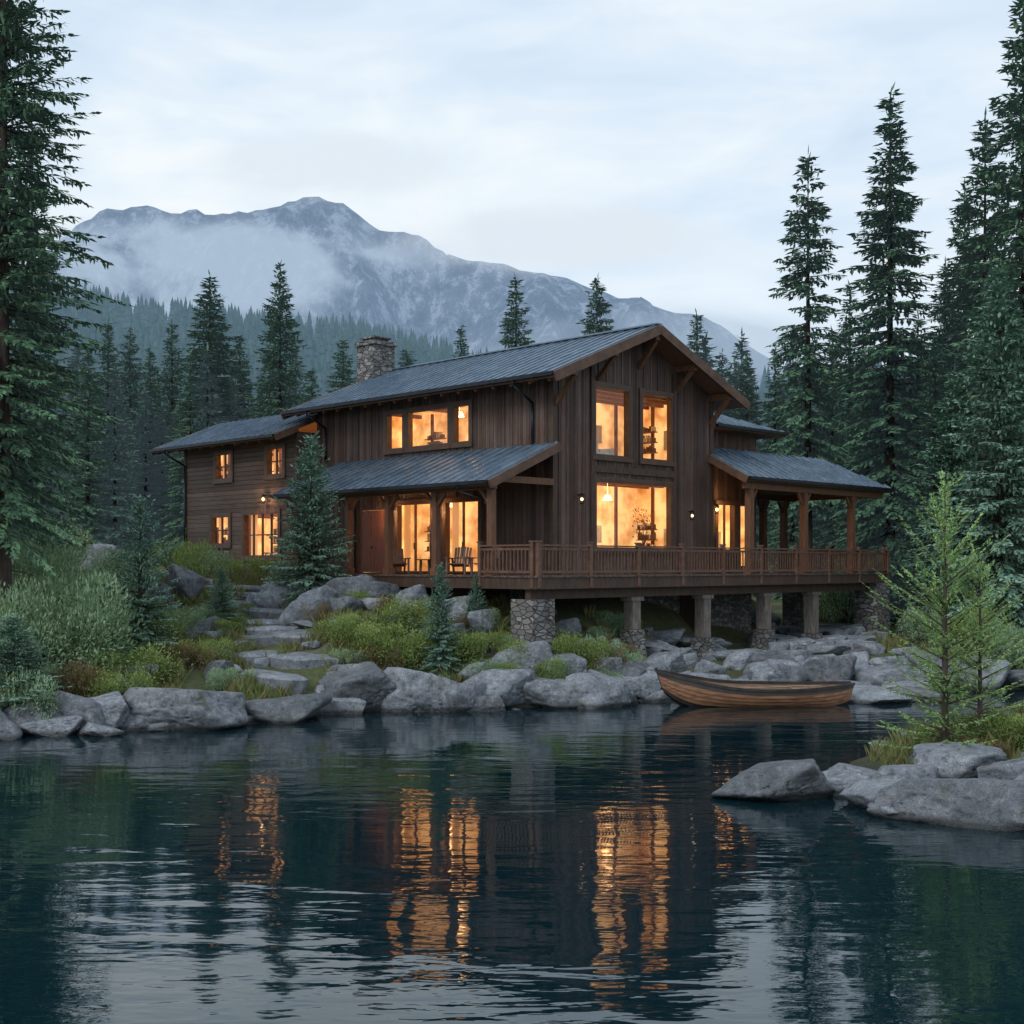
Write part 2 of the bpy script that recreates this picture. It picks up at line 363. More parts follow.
def mmist(name,seed,dens,col,sc_,low):
    m,nt,b,o=M(name); nt.nodes.remove(b); tc=N(nt,'ShaderNodeTexCoord')
    mp=N(nt,'ShaderNodeMapping'); mp.inputs['Location'].default_value=(seed,seed*.7,seed*1.3); mp.inputs['Scale'].default_value=(.0042*sc_,.0042*sc_,.0095*sc_); L(nt,tc.outputs['Object'],mp.inputs[0])
    n=N(nt,'ShaderNodeTexNoise'); L(nt,mp.outputs[0],n.inputs['Vector']); n.inputs['Scale'].default_value=1; n.inputs['Detail'].default_value=6; n.inputs['Roughness'].default_value=.5; n.inputs['Distortion'].default_value=.7
    uvm=N(nt,'ShaderNodeVectorMath',operation='SUBTRACT'); L(nt,tc.outputs['Generated'],uvm.inputs[0]); uvm.inputs[1].default_value=(.5,.5,.5)
    sc=N(nt,'ShaderNodeVectorMath',operation='MULTIPLY'); L(nt,uvm.outputs[0],sc.inputs[0]); sc.inputs[1].default_value=(2,0,2)
    ln=N(nt,'ShaderNodeVectorMath',operation='LENGTH'); L(nt,sc.outputs[0],ln.inputs[0])
    mr=N(nt,'ShaderNodeMapRange',interpolation_type='SMOOTHSTEP'); L(nt,ln.outputs['Value'],mr.inputs[0])
    mr.inputs[1].default_value=.0; mr.inputs[2].default_value=1.0; mr.inputs[3].default_value=1; mr.inputs[4].default_value=0
    s=math_n(nt,'ADD',math_n(nt,'MULTIPLY',mr.outputs[0],.85),math_n(nt,'MULTIPLY',math_n(nt,'SUBTRACT',n.outputs['Fac'],.5),3.6))
    mr2=N(nt,'ShaderNodeMapRange',interpolation_type='SMOOTHSTEP'); L(nt,s,mr2.inputs[0]); mr2.inputs[1].default_value=low; mr2.inputs[2].default_value=low+1.2
    f=math_n(nt,'MULTIPLY',math_n(nt,'MULTIPLY',mr2.outputs[0],dens),math_n(nt,'MULTIPLY',mr.outputs[0],2.6,True),True)
    t=N(nt,'ShaderNodeBsdfTransparent'); e=N(nt,'ShaderNodeEmission'); e.inputs[0].default_value=(*col,1)  # mist painted as self-glowing colour on thin sheets with noise transparency
    mx=N(nt,'ShaderNodeMixShader'); L(nt,f,mx.inputs[0]); L(nt,t.outputs[0],mx.inputs[1]); L(nt,e.outputs[0],mx.inputs[2]); L(nt,mx.outputs[0],o.inputs[0]); return m
def mist(px0,px1,py0,py1,Y,seed,dens,col=(.60,.66,.74),sc_=1.0,low=-.3):
    k=Y/1250; x0=(px0-512)*k; x1=(px1-512)*k; z1=4.3+(565-py0)*k; z0=4.3+(565-py1)*k
    cx=(x0+x1)/2; cz=(z0+z1)/2; mb=MB(); n=24
    for j in range(9):
        for i in range(n+1):
            u=i/n*2-1; w=j/8*2-1
            mb.v.append((u*(x1-x0)/2,-60*(1-u*u)-30*(1-w*w),w*(z1-z0)/2))
    for j in range(8):
        for i in range(n): q=j*(n+1)+i; mb.f.append((q,q+1,q+n+2,q+n+1)); mb.m.append(0)
    obj('mist_cloud',mb.mesh('mist_cloud',mmist('mist',seed,dens,col,sc_,low),True),loc=(cx,Y,cz),kind='structure')
mist(-150,540,212,350,1800,3.1,.8,(.46,.58,.73),1.2,-.3)
mist(370,760,205,292,1850,8.3,1.0,(.75,.83,.91),1.2,-.75)
mist(170,500,135,222,1950,5.7,1.0,(.77,.85,.93),1.5,-.7)
mist(380,900,300,430,1700,12.9,.6,(.42,.54,.68),1.0,-.4)

# ------------------------------------------------------------------ conifers
def blade(mb,p,d,l,w,rnd):
    d=d.normalized(); side=d.cross(Vector((rnd.uniform(-.6,.6),rnd.uniform(-.6,.6),1))).normalized()*w/2
    mid=p+d*l*.45
    b=len(mb.v); mb.v.extend([tuple(p),tuple(mid+side),tuple(p+d*l),tuple(mid-side)])
    mb.f.append((b,b+1,b+2,b+3)); mb.m.append(0)
def conifer(seed,H,Rr,dz=.34,nb=8,step=.22,bl=.62,bw=.17,bare=.06,droop=.3,gap=.06,up=.45,power=.8,hang=1,sparse=1.0,mat='spruce',lopv=.15,low=-.32):
    r=random.Random(seed); mb=MB(); tk=MB()
    r0=H*.010+.03; nseg=8
    for i in range(nseg):
        a=H*i/nseg; b=H*(i+1)/nseg
        tk.cyl((0,0,a),(0,0,b),r0*(1-i/nseg)+.01,r0*(1-(i+1)/nseg)+.01,8,0,False)
    z=H*.03
    while z<H*bare+H*.1:
        a=r.uniform(0,6.28); l=r.uniform(.3,1)*Rr*.4
        tk.cyl((0,0,z),(l*math.cos(a),l*math.sin(a),z-l*.2),.02,.006,4,0,False); z+=r.uniform(.2,.6)
    z=H*bare
    while z<H:
        t=(z-H*bare)/(H*(1-bare)); base=Rr*((1-t)**power)*(.65+.35*min(1,t*7))+.14
        n=max(4,int(nb*(.65+.45*(1-t))))
        tier=r.uniform(.78,1.1)
        for k in range(n):
            if r.random()<gap: continue
            az=r.uniform(0,6.283)
            lf=1+lopv*2*noise.noise(Vector((math.cos(az)*1.2,math.sin(az)*1.2,z/H*5+seed)))
            Ln=base*tier*r.uniform(.70,1.12)*lf
            pitch=low+(up-low)*t+r.uniform(-.12,.12)
            dx,dy=math.cos(az),math.sin(az); s=Ln*.1
            zz=z+r.uniform(-.12,.12)
            if Ln>.8: tk.cyl((0,0,zz),(dx*Ln*.7,dy*Ln*.7,zz+pitch*Ln*.7-droop*.49*Ln*.4),.015+.006*Ln,.006,3,0,False)
            while s<Ln:
                q=s/Ln; p=Vector((dx*s,dy*s,zz+pitch*s-droop*q*q*Ln*.6+.10*Ln*max(0,q-.6)))
                out=Vector((dx,dy,pitch-droop*q*.8)); sd=Vector((-dy,dx,0))
                wl=(.40+.70*(1-q))*min(1,.5+q*2.0)
                for sg in (-1,1):
                    if r.random()>sparse: continue
                    dr=out*.75+sd*sg*r.uniform(.5,1.2)+Vector((0,0,r.uniform(-.45,.05)))
                    l1=bl*r.uniform(.7,1.25)*wl
                    blade(mb,p,dr,l1,bw*r.uniform(.7,1.2),r)
                    if wl>.5 and Ln>.7:
                        p2=p+dr.normalized()*l1*.6
                        blade(mb,p2,out+sd*sg*r.uniform(.1,.9)+Vector((0,0,r.uniform(-.5,.0))),l1*.85,bw*r.uniform(.6,1.1),r)
                        if r.random()<.5*hang: blade(mb,p2,dr*.5+Vector((0,0,-1)),l1*.55,bw*.8,r)
                if hang and r.random()<.45*hang: blade(mb,p,Vector((r.uniform(-.4,.4),r.uniform(-.4,.4),-1)),bl*.5,bw,r)
                if q>.75: blade(mb,p,out,bl*.6,bw,r)
                s+=step*r.uniform(.7,1.3)
        z+=dz*(1-.45*t)*r.uniform(.8,1.2)
    for k in range(5): blade(mb,Vector((0,0,H-bl*.5*k)),Vector((r.uniform(-.3,.3),r.uniform(-.3,.3),1)),bl,bw*.6,r)
    return tk.mesh('trunk',MAT['bark'],True),mb.mesh('crown',MAT[mat]),H,Rr

def place_tree(kind,spec,x,y,H,wscale=1,label='',cat='tree',group=None,rz=None,sink=.1,tilt=0):
    tm,cm,H0,R0=spec; s=H/H0; sx=s*wscale
    e=obj(kind,None,loc=(x,y,gh(x,y)-sink),rot=(tilt,0,R.uniform(0,6.28) if rz is None else rz),scale=(sx,sx,s),label=label,category=cat)
    e.empty_display_size=.5
    if group: e['group']=group
    obj('trunk',tm,parent=e); obj('crown',cm,parent=e)
    return e
BIG=[conifer(11,22,3.4),conifer(12,22,3.3,gap=.12,droop=.45),conifer(13,22,3.6,dz=.38,droop=.4),conifer(14,22,3.0,gap=.15,bare=.1),conifer(15,22,3.5,droop=.25,up=.6)]
SPARSE=[conifer(21,22,2.7,gap=.30,bare=.24,dz=.40,droop=.5,power=.6),conifer(22,22,3.1,gap=.2,bare=.14,dz=.40,droop=.5,power=.7)]
FINE=[conifer(31,23,4.3,dz=.40,nb=9,step=.14,bl=.5,bw=.115,droop=.25,gap=.06,bare=.17,power=.6,hang=.6,low=-.22)]
FAR=[conifer(s,20,3.2,dz=.5,nb=7,step=.36,bl=.95,bw=.32,mat='sprucefar',gap=.1,droop=.3) for s in (41,42,43,44)]
YOUNG=[conifer(51,5.5,1.7,dz=.14,nb=10,step=.10,bl=.27,bw=.07,bare=.02,droop=.12,up=.9,gap=.03,mat='spruceblue'),
       conifer(52,4.5,1.5,dz=.15,nb=9,step=.1,bl=.25,bw=.055,bare=.03,droop=.1,up=1.0,gap=.08,mat='spruceblue')]
MID=[conifer(55,12,2.9,dz=.24,nb=9,step=.16,bl=.42,bw=.12,bare=.03,droop=.3,up=.7,gap=.05,mat='spruceblue')]
LIGHT=[conifer(61,6,1.9,dz=.22,nb=6,step=.065,bl=.2,bw=.05,bare=.05,droop=.0,up=1.15,gap=.14,hang=.5,sparse=.9,power=.7,mat='larch',lopv=.7,low=.1),
       conifer(62,6,1.9,dz=.22,nb=6,step=.065,bl=.2,bw=.05,bare=.05,droop=.0,up=1.15,gap=.14,hang=.5,sparse=.9,power=.7,mat='larch',lopv=.7,low=.1)]

def T(px,py,Y,kind,spec,ws=1,label='tall dark green spruce standing behind the house',group='spruces around the house',**k):
    x=(px-512)/1250*Y; H=4.3+(565-py)/1250*Y-gh(x,Y)
    return place_tree(kind,spec,x,Y,H,ws,label,'tree',group,**k)
near='huge dark spruce with drooping branches on the bank'
T(4,-210,36,'spruce_tree',FINE[0],.80,near,None)
T(-62,-160,39,'spruce_tree',FINE[0],1.0,near,None,rz=2.0)
T(32,115,50,'spruce_tree',BIG[4],.75,'dark spruce beside the shrubs on the bank',None)
for px,py,Y,i,ws in [(210,275,84,0,1.4),(280,265,76,4,1.05),(240,335,90,3,1.2),(343,338,92,0,1.2),(376,352,95,2,1.1),(172,322,95,1,1.1),(130,328,100,0,1.1),(108,322,92,3,1.1),(150,348,88,2,1.1),(88,345,80,4,1.1),(190,352,82,1,1.1),(461,325,96,1,1.05),(516,278,90,3,1.15),(597,278,90,2,1.15),(697,313,86,1,1.1),(722,352,84,0,1.1),(747,355,80,4,1),(408,354,100,0,1.1),(312,368,84,2,1.2),(262,372,80,0,1.1)]:
    T(px,py,Y,'spruce_tree',BIG[i],ws)
rl='tall dark spruce rising beside the covered porch'
T(808,155,68,'spruce_tree',SPARSE[0],1.0,'tall thin spruce with sparse branches and bare trunk',None)
for px,py,Y,sp,ws in [(890,92,62,BIG[1],1.05),(985,118,64,SPARSE[1],1.05),(1024,-10,56,BIG[2],.9),(1062,40,58,BIG[0],1),(945,262,70,BIG[0],1.1),(850,285,78,BIG[3],1.1),(832,330,74,BIG[4],1),(965,185,70,BIG[4],.9),(918,315,62,BIG[2],1.1),(775,345,80,BIG[1],1),(868,350,64,BIG[0],1.1),(792,385,74,BIG[2],1.1),(935,340,60,BIG[3],1.2)]:
    T(px,py,Y,'spruce_tree',sp,ws,rl)
T(1000,262,49,'spruce_tree',MID[0],.95,'mid green spruce at the lake edge',None)
T(955,370,56,'spruce_tree',MID[0],1.1,'blue green spruce at the lake edge',None)
k=0
while k<95:
    px=R.uniform(-80,1110); Y=R.uniform(78,130); py=R.uniform(345,425)
    if 700<px: py=R.uniform(330,440)
    x=(px-512)/1250*Y; T(px,py,Y,'spruce_tree',FAR[k%4],R.uniform(.95,1.3),'dark spruce in the dense wood behind the house','spruces in the wood'); k+=1
yl='young blue green spruce on the rocky bank'
def TY(px,Y,H,spec,ws,label,kind='young_spruce',group=None,sink=.05):
    x=(px-512)/1250*Y; return place_tree(kind,spec,x,Y,H,ws,label,'tree',group,sink=sink)
TY(311,44.6,6.0,YOUNG[0],.95,'young blue green spruce in front of the wooden house')
TY(140,38,4.9,YOUNG[1],.95,'airy grey green young spruce among shrubs on the bank')
TY(441,38.9,3.3,YOUNG[0],.75,yl); TY(476,41.2,1.9,YOUNG[1],.8,yl); TY(222,42,1.9,YOUNG[0],1.3,yl)
TY(14,32.6,2.6,YOUNG[0],1.9,'broad bluish young spruce at the water edge')
TY(945,25.2,5.6,LIGHT[0],.9,'slender light green young larch beside lakeside boulders','larch_tree')
TY(980,25.9,3.8,LIGHT[1],1.05,'small light green larch beside lakeside boulders','larch_tree')

# ------------------------------------------------------------------ bushes
def bushmesh(seed,n,leaf,mat,stems=40,upright=.5):
    r=random.Random(seed); mb=MB()
    lob=[(Vector((r.uniform(-.65,.65),r.uniform(-.65,.65),r.uniform(.25,.62))),r.uniform(.28,.5)) for _ in range(11)]
    for i in range(n):
        c,rad=r.choice(lob); d=Vector((r.gauss(0,1),r.gauss(0,1),r.gauss(0,1)+.2)).normalized()
        p=c+d*rad*(r.random()**.28)
        if p.z<0.02: p.z=r.uniform(.02,.25)
        dr=(d+Vector((r.uniform(-.8,.8),r.uniform(-.8,.8),r.uniform(-.3,.9)*upright*2)))
        blade(mb,p,dr,leaf*r.uniform(.7,1.5),leaf*.42,r)
    for i in range(stems):
        a=r.uniform(0,6.28); q=r.uniform(.1,.85); top=Vector((math.cos(a)*q,math.sin(a)*q,r.uniform(.6,1.25)*(1-.45*q)))
        b0=Vector((math.cos(a)*q*.3,math.sin(a)*q*.3,0))
        for k in range(16):
            t=.45+.55*k/16; p=b0.lerp(top,t); blade(mb,p,Vector((r.uniform(-1,1),r.uniform(-1,1),r.uniform(0,1.4))),leaf*1.1,leaf*.35,r)
    return mb.mesh('foliage',mat)
def stemmesh(seed):
    r=random.Random(seed); mb=MB()
    for i in range(22):
        a=r.uniform(0,6.28); q=r.uniform(.2,.8); mb.cyl((math.cos(a)*.05,math.sin(a)*.05,-.05),(math.cos(a)*q,math.sin(a)*q,r.uniform(.4,.85)*(1.1-.4*q)),.014,.004,4,0,False)
    return mb.mesh('stem',MAT['bark'])
STEM=[stemmesh(1),stemmesh(2)]
BUSH={'grey':[bushmesh(71,6200,.055,MAT['bushgrey'],70),bushmesh(72,6200,.055,MAT['bushgrey'],70)],
 'olive':[bushmesh(73,4800,.06,MAT['busholive'],24),bushmesh(74,4800,.06,MAT['busholive'],24)],
 'rust':[bushmesh(75,3400,.06,MAT['bushrust'])]}
LB={'grey':'leafy grey green shrub growing on the bank','olive':'low olive green bush between lakeside rocks','rust':'rusty brown low bush between lakeside rocks'}
def bush(kind,x,y,w,h,i=0,sink=.08):
    e=obj('bush',None,loc=(x,y,gh(x,y)-sink),rot=(0,0,R.uniform(0,6.28)),scale=(w/2/.95,w/2/.95,h),label=LB[kind],category='bush',group=kind+' bushes on the bank')
    obj('stem',STEM[i%2],parent=e); obj('foliage',BUSH[kind][i%len(BUSH[kind])],parent=e)
def BP(kind,px,Y,w,h,i=0): bush(kind,(px-512)/1250*Y,Y,w,h,i)
for a in [('grey',62,36,4.2,3.1,0),('grey',20,35,3.2,2.8,1),('grey',98,40,3,2.4,1),('grey',100,36.5,2.4,2.0,0),('grey',40,39,3.6,3.4,1),('olive',182,46.5,2.3,2.0,0),('olive',145,35.7,3.2,1.2,1),('olive',108,34.3,2.2,1.1,0),('rust',68,34,2.1,1.2,0),('grey',15,31.9,2.0,1.7,0),
  ('olive',372,39.0,2.4,1.15,0),('olive',408,38.9,2.2,1.2,1),('olive',345,39.4,2.0,1.0,0),('olive',395,40.6,2.4,1.2,1),('grey',345,38.0,1.0,.6,0),('rust',320,41.5,1.2,.7,0),('olive',490,39.9,1.8,.8,0),('olive',455,39.4,1.9,1.0,1),('olive',560,40.2,1.5,1.1,1),('olive',585,40.4,1.8,1.2,0),('grey',600,40.9,1.2,1.2,0),('olive',548,39.2,1.3,1.1,0),
  ('olive',205,38,1.8,1.0,0),('rust',190,37.4,1.6,.9,0),('olive',170,39.5,2.0,1.1,1),('grey',120,44,2.6,1.9,0),('grey',205,49,2.2,1.6,1),('olive',235,50.5,2.0,1.2,0),('olive',262,51.5,2.0,.9,1),('grey',290,49,1.5,.8,0),('grey',60,47,3,2.6,0),
  ('grey',845,62,4,3.2,0),('olive',822,62,2.6,2.4,1),('grey',930,50,3.0,1.8,1),('olive',975,47,3.0,2.2,0),('grey',1010,45,2.4,1.8,1),('olive',1015,25.4,1.8,.85,0),('rust',985,25.0,1.3,.55,0),('olive',940,26.2,1.1,.5,1),
  ('olive',720,60,2.6,1.8,0),('grey',690,58,2,1.6,1)]: BP(*a)

# ------------------------------------------------------------------ boulders
def bouldermesh(seed):
    r=random.Random(seed); import bmesh
    bm=bmesh.new(); bmesh.ops.create_icosphere(bm,subdivisions=5,radius=1)
    pl=[(Vector((r.gauss(0,1),r.gauss(0,1),r.gauss(0,.7))).normalized(),r.uniform(.45,.82)) for _ in range(11)]
    pl.append((Vector((r.uniform(-.45,.45),r.uniform(-.45,.45),1)).normalized(),r.uniform(.45,.62)))
    for v in bm.verts:
        d=v.co.normalized(); k=30.0; acc=math.exp(-k*1.0)
        for n,q in pl:
            c=d.dot(n)
            if c>.05: acc+=math.exp(-k*min(2.5,q/c))
        rad=-math.log(acc)/k+.03
        rad*=1+noise.fractal(d*1.6+Vector((seed,0,0)),1,2,3)*.07+noise.fractal(d*5+Vector((0,seed,0)),.7,2,5)*.022
        cr=abs(noise.noise(d*2.0+Vector((0,0,seed*3.1)))); rad-=.06*max(0,1-cr/.035)
        v.co=d*rad
    zs=[v.co.z for v in bm.verts]; zmin,zmax=min(zs),max(zs); xm=max(abs(v.co.x) for v in bm.verts); ym=max(abs(v.co.y) for v in bm.verts)
    for v in bm.verts:
        v.co.x/=xm; v.co.y/=ym; v.co.z=(v.co.z-zmin)/(zmax-zmin)
    me=bpy.data.meshes.new('boulder'); bm.to_mesh(me); bm.free(); me.materials.append(MAT['granite'])
    me.polygons.foreach_set("use_smooth",[True]*len(me.polygons)); return me
BO=[bouldermesh(s) for s in range(1,13)]
def boulder(x,y,w,h,dp=None,rz=None,label='grey lichened granite boulder on the lake shore',group='boulders along the shore',z=None,i=None,sink=.28):
    dp=dp or w*R.uniform(.65,.9)
    z=gh(x,y) if z is None else z
    H=h/(1-sink)
    obj('boulder',BO[R.randrange(12) if i is None else i],loc=(x,y,z-H*sink),rot=(R.uniform(-.12,.12),R.uniform(-.12,.12),R.uniform(-.5,.5) if rz is None else rz),scale=(w/2,dp/2,H),label=label,category='rock',group=group)
def BR(px,Y,w,h,z=None,**k): boulder((px-512)/1250*Y,Y,w,h,z=z,**k)
big='large pale granite boulder at the water edge'
for px,Y,w,h,z,i in [(190,33.6,4.0,1.3,-.15,0),(278,34.9,3.1,.85,-.1,1),(58,31.9,1.9,.55,-.1,2),(100,31.6,1.3,.4,-.1,7),(378,38.1,1.6,.9,-.1,3),(424,38.0,1.5,.85,-.1,4),(335,36.8,1.6,.55,-.1,8),(500,38.0,3.3,1.3,-.1,5),(560,38.4,1.2,.9,-.1,6),(606,39.0,2.3,1.1,-.1,7),(522,39.6,2.5,1.15,.8,8),(565,39.6,1.4,.9,.6,2),(640,40.2,1.9,.9,0,2),(675,41.6,1.5,.8,0,1),
  (878,39.6,2.6,.42,-.08,4),(928,40.3,2.3,.5,-.08,9),(905,41.5,2.0,.6,-.05,1),(852,41.6,1.7,.5,-.05,6)]:
    BR(px,Y,w,h,z,label=big,i=i,sink=.2)
for px,Y,w,h,z,i,rz in [(782,23.1,2.6,.74,-.08,5,.1),(958,21.3,3.1,.88,-.1,10,-.1),(872,22.4,1.7,.56,-.08,3,.3),(962,24.0,2.0,.72,.15,4,0),(905,23.4,1.7,.55,.0,6,.2),(838,23.7,1.5,.42,-.05,2,0),(1040,21.9,1.7,.8,-.05,8,.4),(1012,23.2,1.5,.6,.2,1,.2),(890,21.4,1.0,.3,-.06,11,.5),(860,24.2,1.3,.45,.0,7,.1)]:
    BR(px,Y,w,h,z,label='pale weathered boulder on the small point in the lake',group='boulders on the small point',i=i,rz=rz,sink=.2)
for px,Y,w,h in [(312,42.5,2.3,1.1),(350,43.2,1.9,.9),(290,45,2.3,.9),(330,44.5,1.6,.9),(383,43.0,1.6,.8),(415,42.5,1.8,.9),(455,42.0,1.5,.8),(188,44,1.6,1.3),(160,43.5,1.2,.8),(80,36,1.7,.8),(102,50,1.8,1.3),(265,44.5,1.3,.6),(400,41.2,1.3,.7),(480,41.2,1.2,.7)]: BR(px,Y,w,h,label='grey granite boulder on the slope below the house')
def loc_uv(x,y): dx,dy=x-1.41,y-43; return (dx+dy)*S45,(-dx+dy)*S45
PATH=[(-9.9,46.8),(-9.3,45.8),(-9.4,44.7),(-8.5,43.8),(-8.7,42.7),(-7.7,41.9),(-8.2,40.8),(-7.0,40.0),(-7.7,38.9),(-6.3,38.1),(-7.0,37.0),(-5.6,36.4)]
def nearpath(x,y,r=1.2): return any((x-a)**2+(y-b)**2<r*r for a,b in PATH)
def blocked(x,y):
    u,v=loc_uv(x,y)
    if u>-.2 and v>-.2 and u<16 : return True
    if -3.2<u<=0 and v>2: return True
    if u<0 and u>-1.5 and v>13: return True
    return False
x=-20.0
while x<19:
    y=ysh(x)+R.uniform(-.45,.6); w=R.choice([.5,.9,1.3,1.8,2.4])*R.uniform(.8,1.2)
    if not nearpath(x,y,.9): boulder(x,y,w,w*R.uniform(.28,.48),z=max(gh(x,y),-.12))
    x+=R.uniform(.4,.9)
n=0
while n<165:
    x=R.uniform(-15,17); d=R.uniform(.4,11)
    if R.random()<.25: x=R.uniform(3,16)
    if x>2: d=R.uniform(.3,14)
    y=ysh(x)+d
    if blocked(x,y) or nearpath(x,y,1.0): continue
    if x<-9 and R.random()<.75: continue
    if -9<=x<0 and R.random()<.45: continue
    w=R.uniform(.4,1.6) if x<3 else R.uniform(.5,2.2)
    hh=w*R.uniform(.3,.5)
    if x>2: hh=min(hh,.75 if d<3.5 else .42)
    boulder(x,y,w,hh,label='grey granite boulder on the slope below the house',group='boulders on the slope'); n+=1
for k in range(10):
    boulder(R.uniform(8,12),R.uniform(23,29),R.uniform(.3,.8),R.uniform(.2,.4),label='small grey rock among grass on the point',group='boulders on the small point')
n=0
while n<85:
    x=R.uniform(-15,4.5); y=ysh(x)+R.uniform(1.0,10)
    if blocked(x,y) or nearpath(x,y,1.0): continue
    w=R.uniform(.6,1.7); bush(R.choice(['olive','olive','grey','grey','rust']),x,y,w,w*R.uniform(.42,.68),n); n+=1
for k in range(12):
    x=R.uniform(14.5,20); y=ysh(x)+R.uniform(1.0,6); w=R.uniform(.8,1.6); bush(R.choice(['olive','grey']),x,y,w,w*R.uniform(.4,.6),k)
# steps
for i,(a,b) in enumerate(PATH):
    r=random.Random(i+100); mb=MB(); n=15; w=r.uniform(1.0,1.6); dp=r.uniform(.6,.95); pts=[]
    for k in range(n):
        t=2*math.pi*(k+r.uniform(-.25,.25))/n; e=2.2
        q=1/((abs(math.cos(t)))**e+(abs(math.sin(t)))**e)**(1/e); q*=r.uniform(.74,1.08)
        pts.append((q*w*math.cos(t),q*dp*math.sin(t)))
    lo=[(p[0]*.9,p[1]*.9,-.5) for p in pts]; hi=[(p[0],p[1],r.uniform(-.07,-.02)) for p in pts]; tp=[(p[0]*.86,p[1]*.82,.04+r.uniform(-.02,.02)) for p in pts]
    for k in range(n):
        j=(k+1)%n; mb.face([lo[k],lo[j],hi[j],hi[k]]); mb.face([hi[k],hi[j],tp[j],tp[k]]); mb.face([tp[k],tp[j],(0,0,.055)])
    mb.face(lo[::-1])
    obj('stone_step',mb.mesh('stone_step',MAT['granite']),loc=(a,b,gh(a,b)+.08),rot=(r.uniform(-.06,.06),r.uniform(-.06,.06),r.uniform(-.7,.7)-.2),label='irregular flat grey stone step climbing from the lake',category='step',group='stone steps up the bank')
    for s in (-1,1):
        if r.random()<.9: boulder(a+s*r.uniform(1.3,1.7),b+r.uniform(-.4,.4),r.uniform(.5,1.2),r.uniform(.2,.4),label='grey rock edging the stone steps',group='rocks beside the steps')

# grass
mb=MB(); r=random.Random(5)
def tuft(x,y,h,n):
    z=gh(x,y)
    for k in range(n):
        a=r.uniform(0,6.28); q=r.uniform(0,.14); l=h*r.uniform(.5,1.2); le=r.uniform(.1,.6)*l
        p=Vector((x+q*math.cos(a),y+q*math.sin(a),z-.02)); dx,dy=math.cos(a),math.sin(a); w=.012
        b=len(mb.v); mb.v.extend([(p.x-dy*w,p.y+dx*w,p.z),(p.x+dy*w,p.y-dx*w,p.z),(p.x+dx*le*.4+dy*w*.7,p.y+dy*le*.4-dx*w*.7,p.z+l*.6),(p.x+dx*le,p.y+dy*le,p.z+l),(p.x+dx*le*.4-dy*w*.7,p.y+dy*le*.4+dx*w*.7,p.z+l*.6)])
        mb.f.append((b,b+1,b+2,b+3,b+4)); mb.m.append(0)
n=0
while n<5600:
    x=r.uniform(-18,4); y=ysh(x)+r.uniform(.6,18)
    if noise.noise(Vector((x*.5,y*.5,9)))<-.15 or blocked(x,y) or nearpath(x,y,.65): continue
    tuft(x,y,r.choice([.15,.22,.3,.42]),14); n+=1
for k in range(700):
    x=r.uniform(7.5,14); y=r.uniform(22.5,30)
    if gh(x,y)>.12: tuft(x,y,r.choice([.2,.3,.45]),14)
for k in range(450):
    x=r.uniform(14.5,24); y=ysh(x)+r.uniform(.6,9); tuft(x,y,r.choice([.2,.3,.5]),12)
obj('grass',mb.mesh('grass',MAT['grass']),kind='stuff',label='olive and rusty meadow grass on the bank',category='grass')

# ------------------------------------------------------------------ HOUSE
house=obj('house',None,loc=(1.41,43,0),rot=(0,0,math.radians(45)),label='large brown timber lake house with lit windows and deck',category='house')
FZ=3.95
def part(name,mb,mats,parent=None,sm=False,**p): return obj(name,mb.mesh(name,mats,sm),parent=parent or house,**p)
def wall(mb,axis_,c0,c1,a0,a1,z0,z1,ops):
    A=sorted(set([a0,a1]+[o[0] for o in ops]+[o[1] for o in ops])); Z=sorted(set([z0,z1]+[o[2] for o in ops]+[o[3] for o in ops]))
    for p,q in zip(A,A[1:]):
        run=None
        for s,t in zip(Z,Z[1:]):
            am,zm=(p+q)/2,(s+t)/2
            hole=any(o[0]<am<o[1] and o[2]<zm<o[3] for o in ops)
            if hole:
                if run: cells(mb,axis_,c0,c1,p,q,run[0],run[1]); run=None
            else: run=(run[0],t) if run else (s,t)
        if run: cells(mb,axis_,c0,c1,p,q,run[0],run[1])
def cells(mb,ax,c0,c1,p,q,s,t):
    if ax=='u': mb.box(p,q,c0,c1,s,t)
    else: mb.box(c0,c1,p,q,s,t)
GW=9.2; ML=13.6
frontops=[(2.135,4.08,8.2,10.72),(4.775,6.64,8.2,10.72),(2.17,6.6,4.87,7.33)]
leftops=[(7.93,8.97,8.8,10.25),(5.3,7.7,8.8,10.25),(4.15,5.06,8.8,10.25),(6.29,8.36,FZ+.05,6.7),(3.64,5.55,FZ+.05,6.7),(8.85,10.8,FZ+.05,6.5)]
mb=MB()
wall(mb,'u',0,.25,0,GW,FZ-.35,10.92,frontops)
wall(mb,'v',0,.25,.25,ML,FZ-.35,10.92,leftops)
wall(mb,'v',GW-.25,GW,.25,ML,.8,10.92,[])
wall(mb,'u',ML-.25,ML,.25,GW-.25,.8,10.92,[])
for v0 in (0,ML-.25): mb.prism([(0.0,v0,10.92),(GW,v0,10.92),(GW/2,v0,12.78)],(0,.25,0))
def battens(L_,ops,topf,ax):
    u=.3
    while u<L_-.1:
        segs=[(FZ,topf(u))]
        for o in ops:
            if o[0]-.1<u<o[1]+.1:
                ns=[]
                for a,b in segs:
                    if o[2]-.1>a: ns.append((a,min(b,o[2]-.12)))
                    if o[3]+.1<b: ns.append((max(a,o[3]+.12),b))
                segs=ns
        for a,b in segs:
            if b-a>.1:
                if ax=='u': mb.box(u-.025,u+.025,-.028,-.002,a,b)
                else: mb.box(-.028,-.002,u-.025,u+.025,a,b)
        u+=.42
battens(GW,frontops,lambda u:10.9+min(u,GW-u)*.40,'u'); battens(ML,leftops,lambda u:10.9,'v')
part('wall',mb,MAT['wallv'])
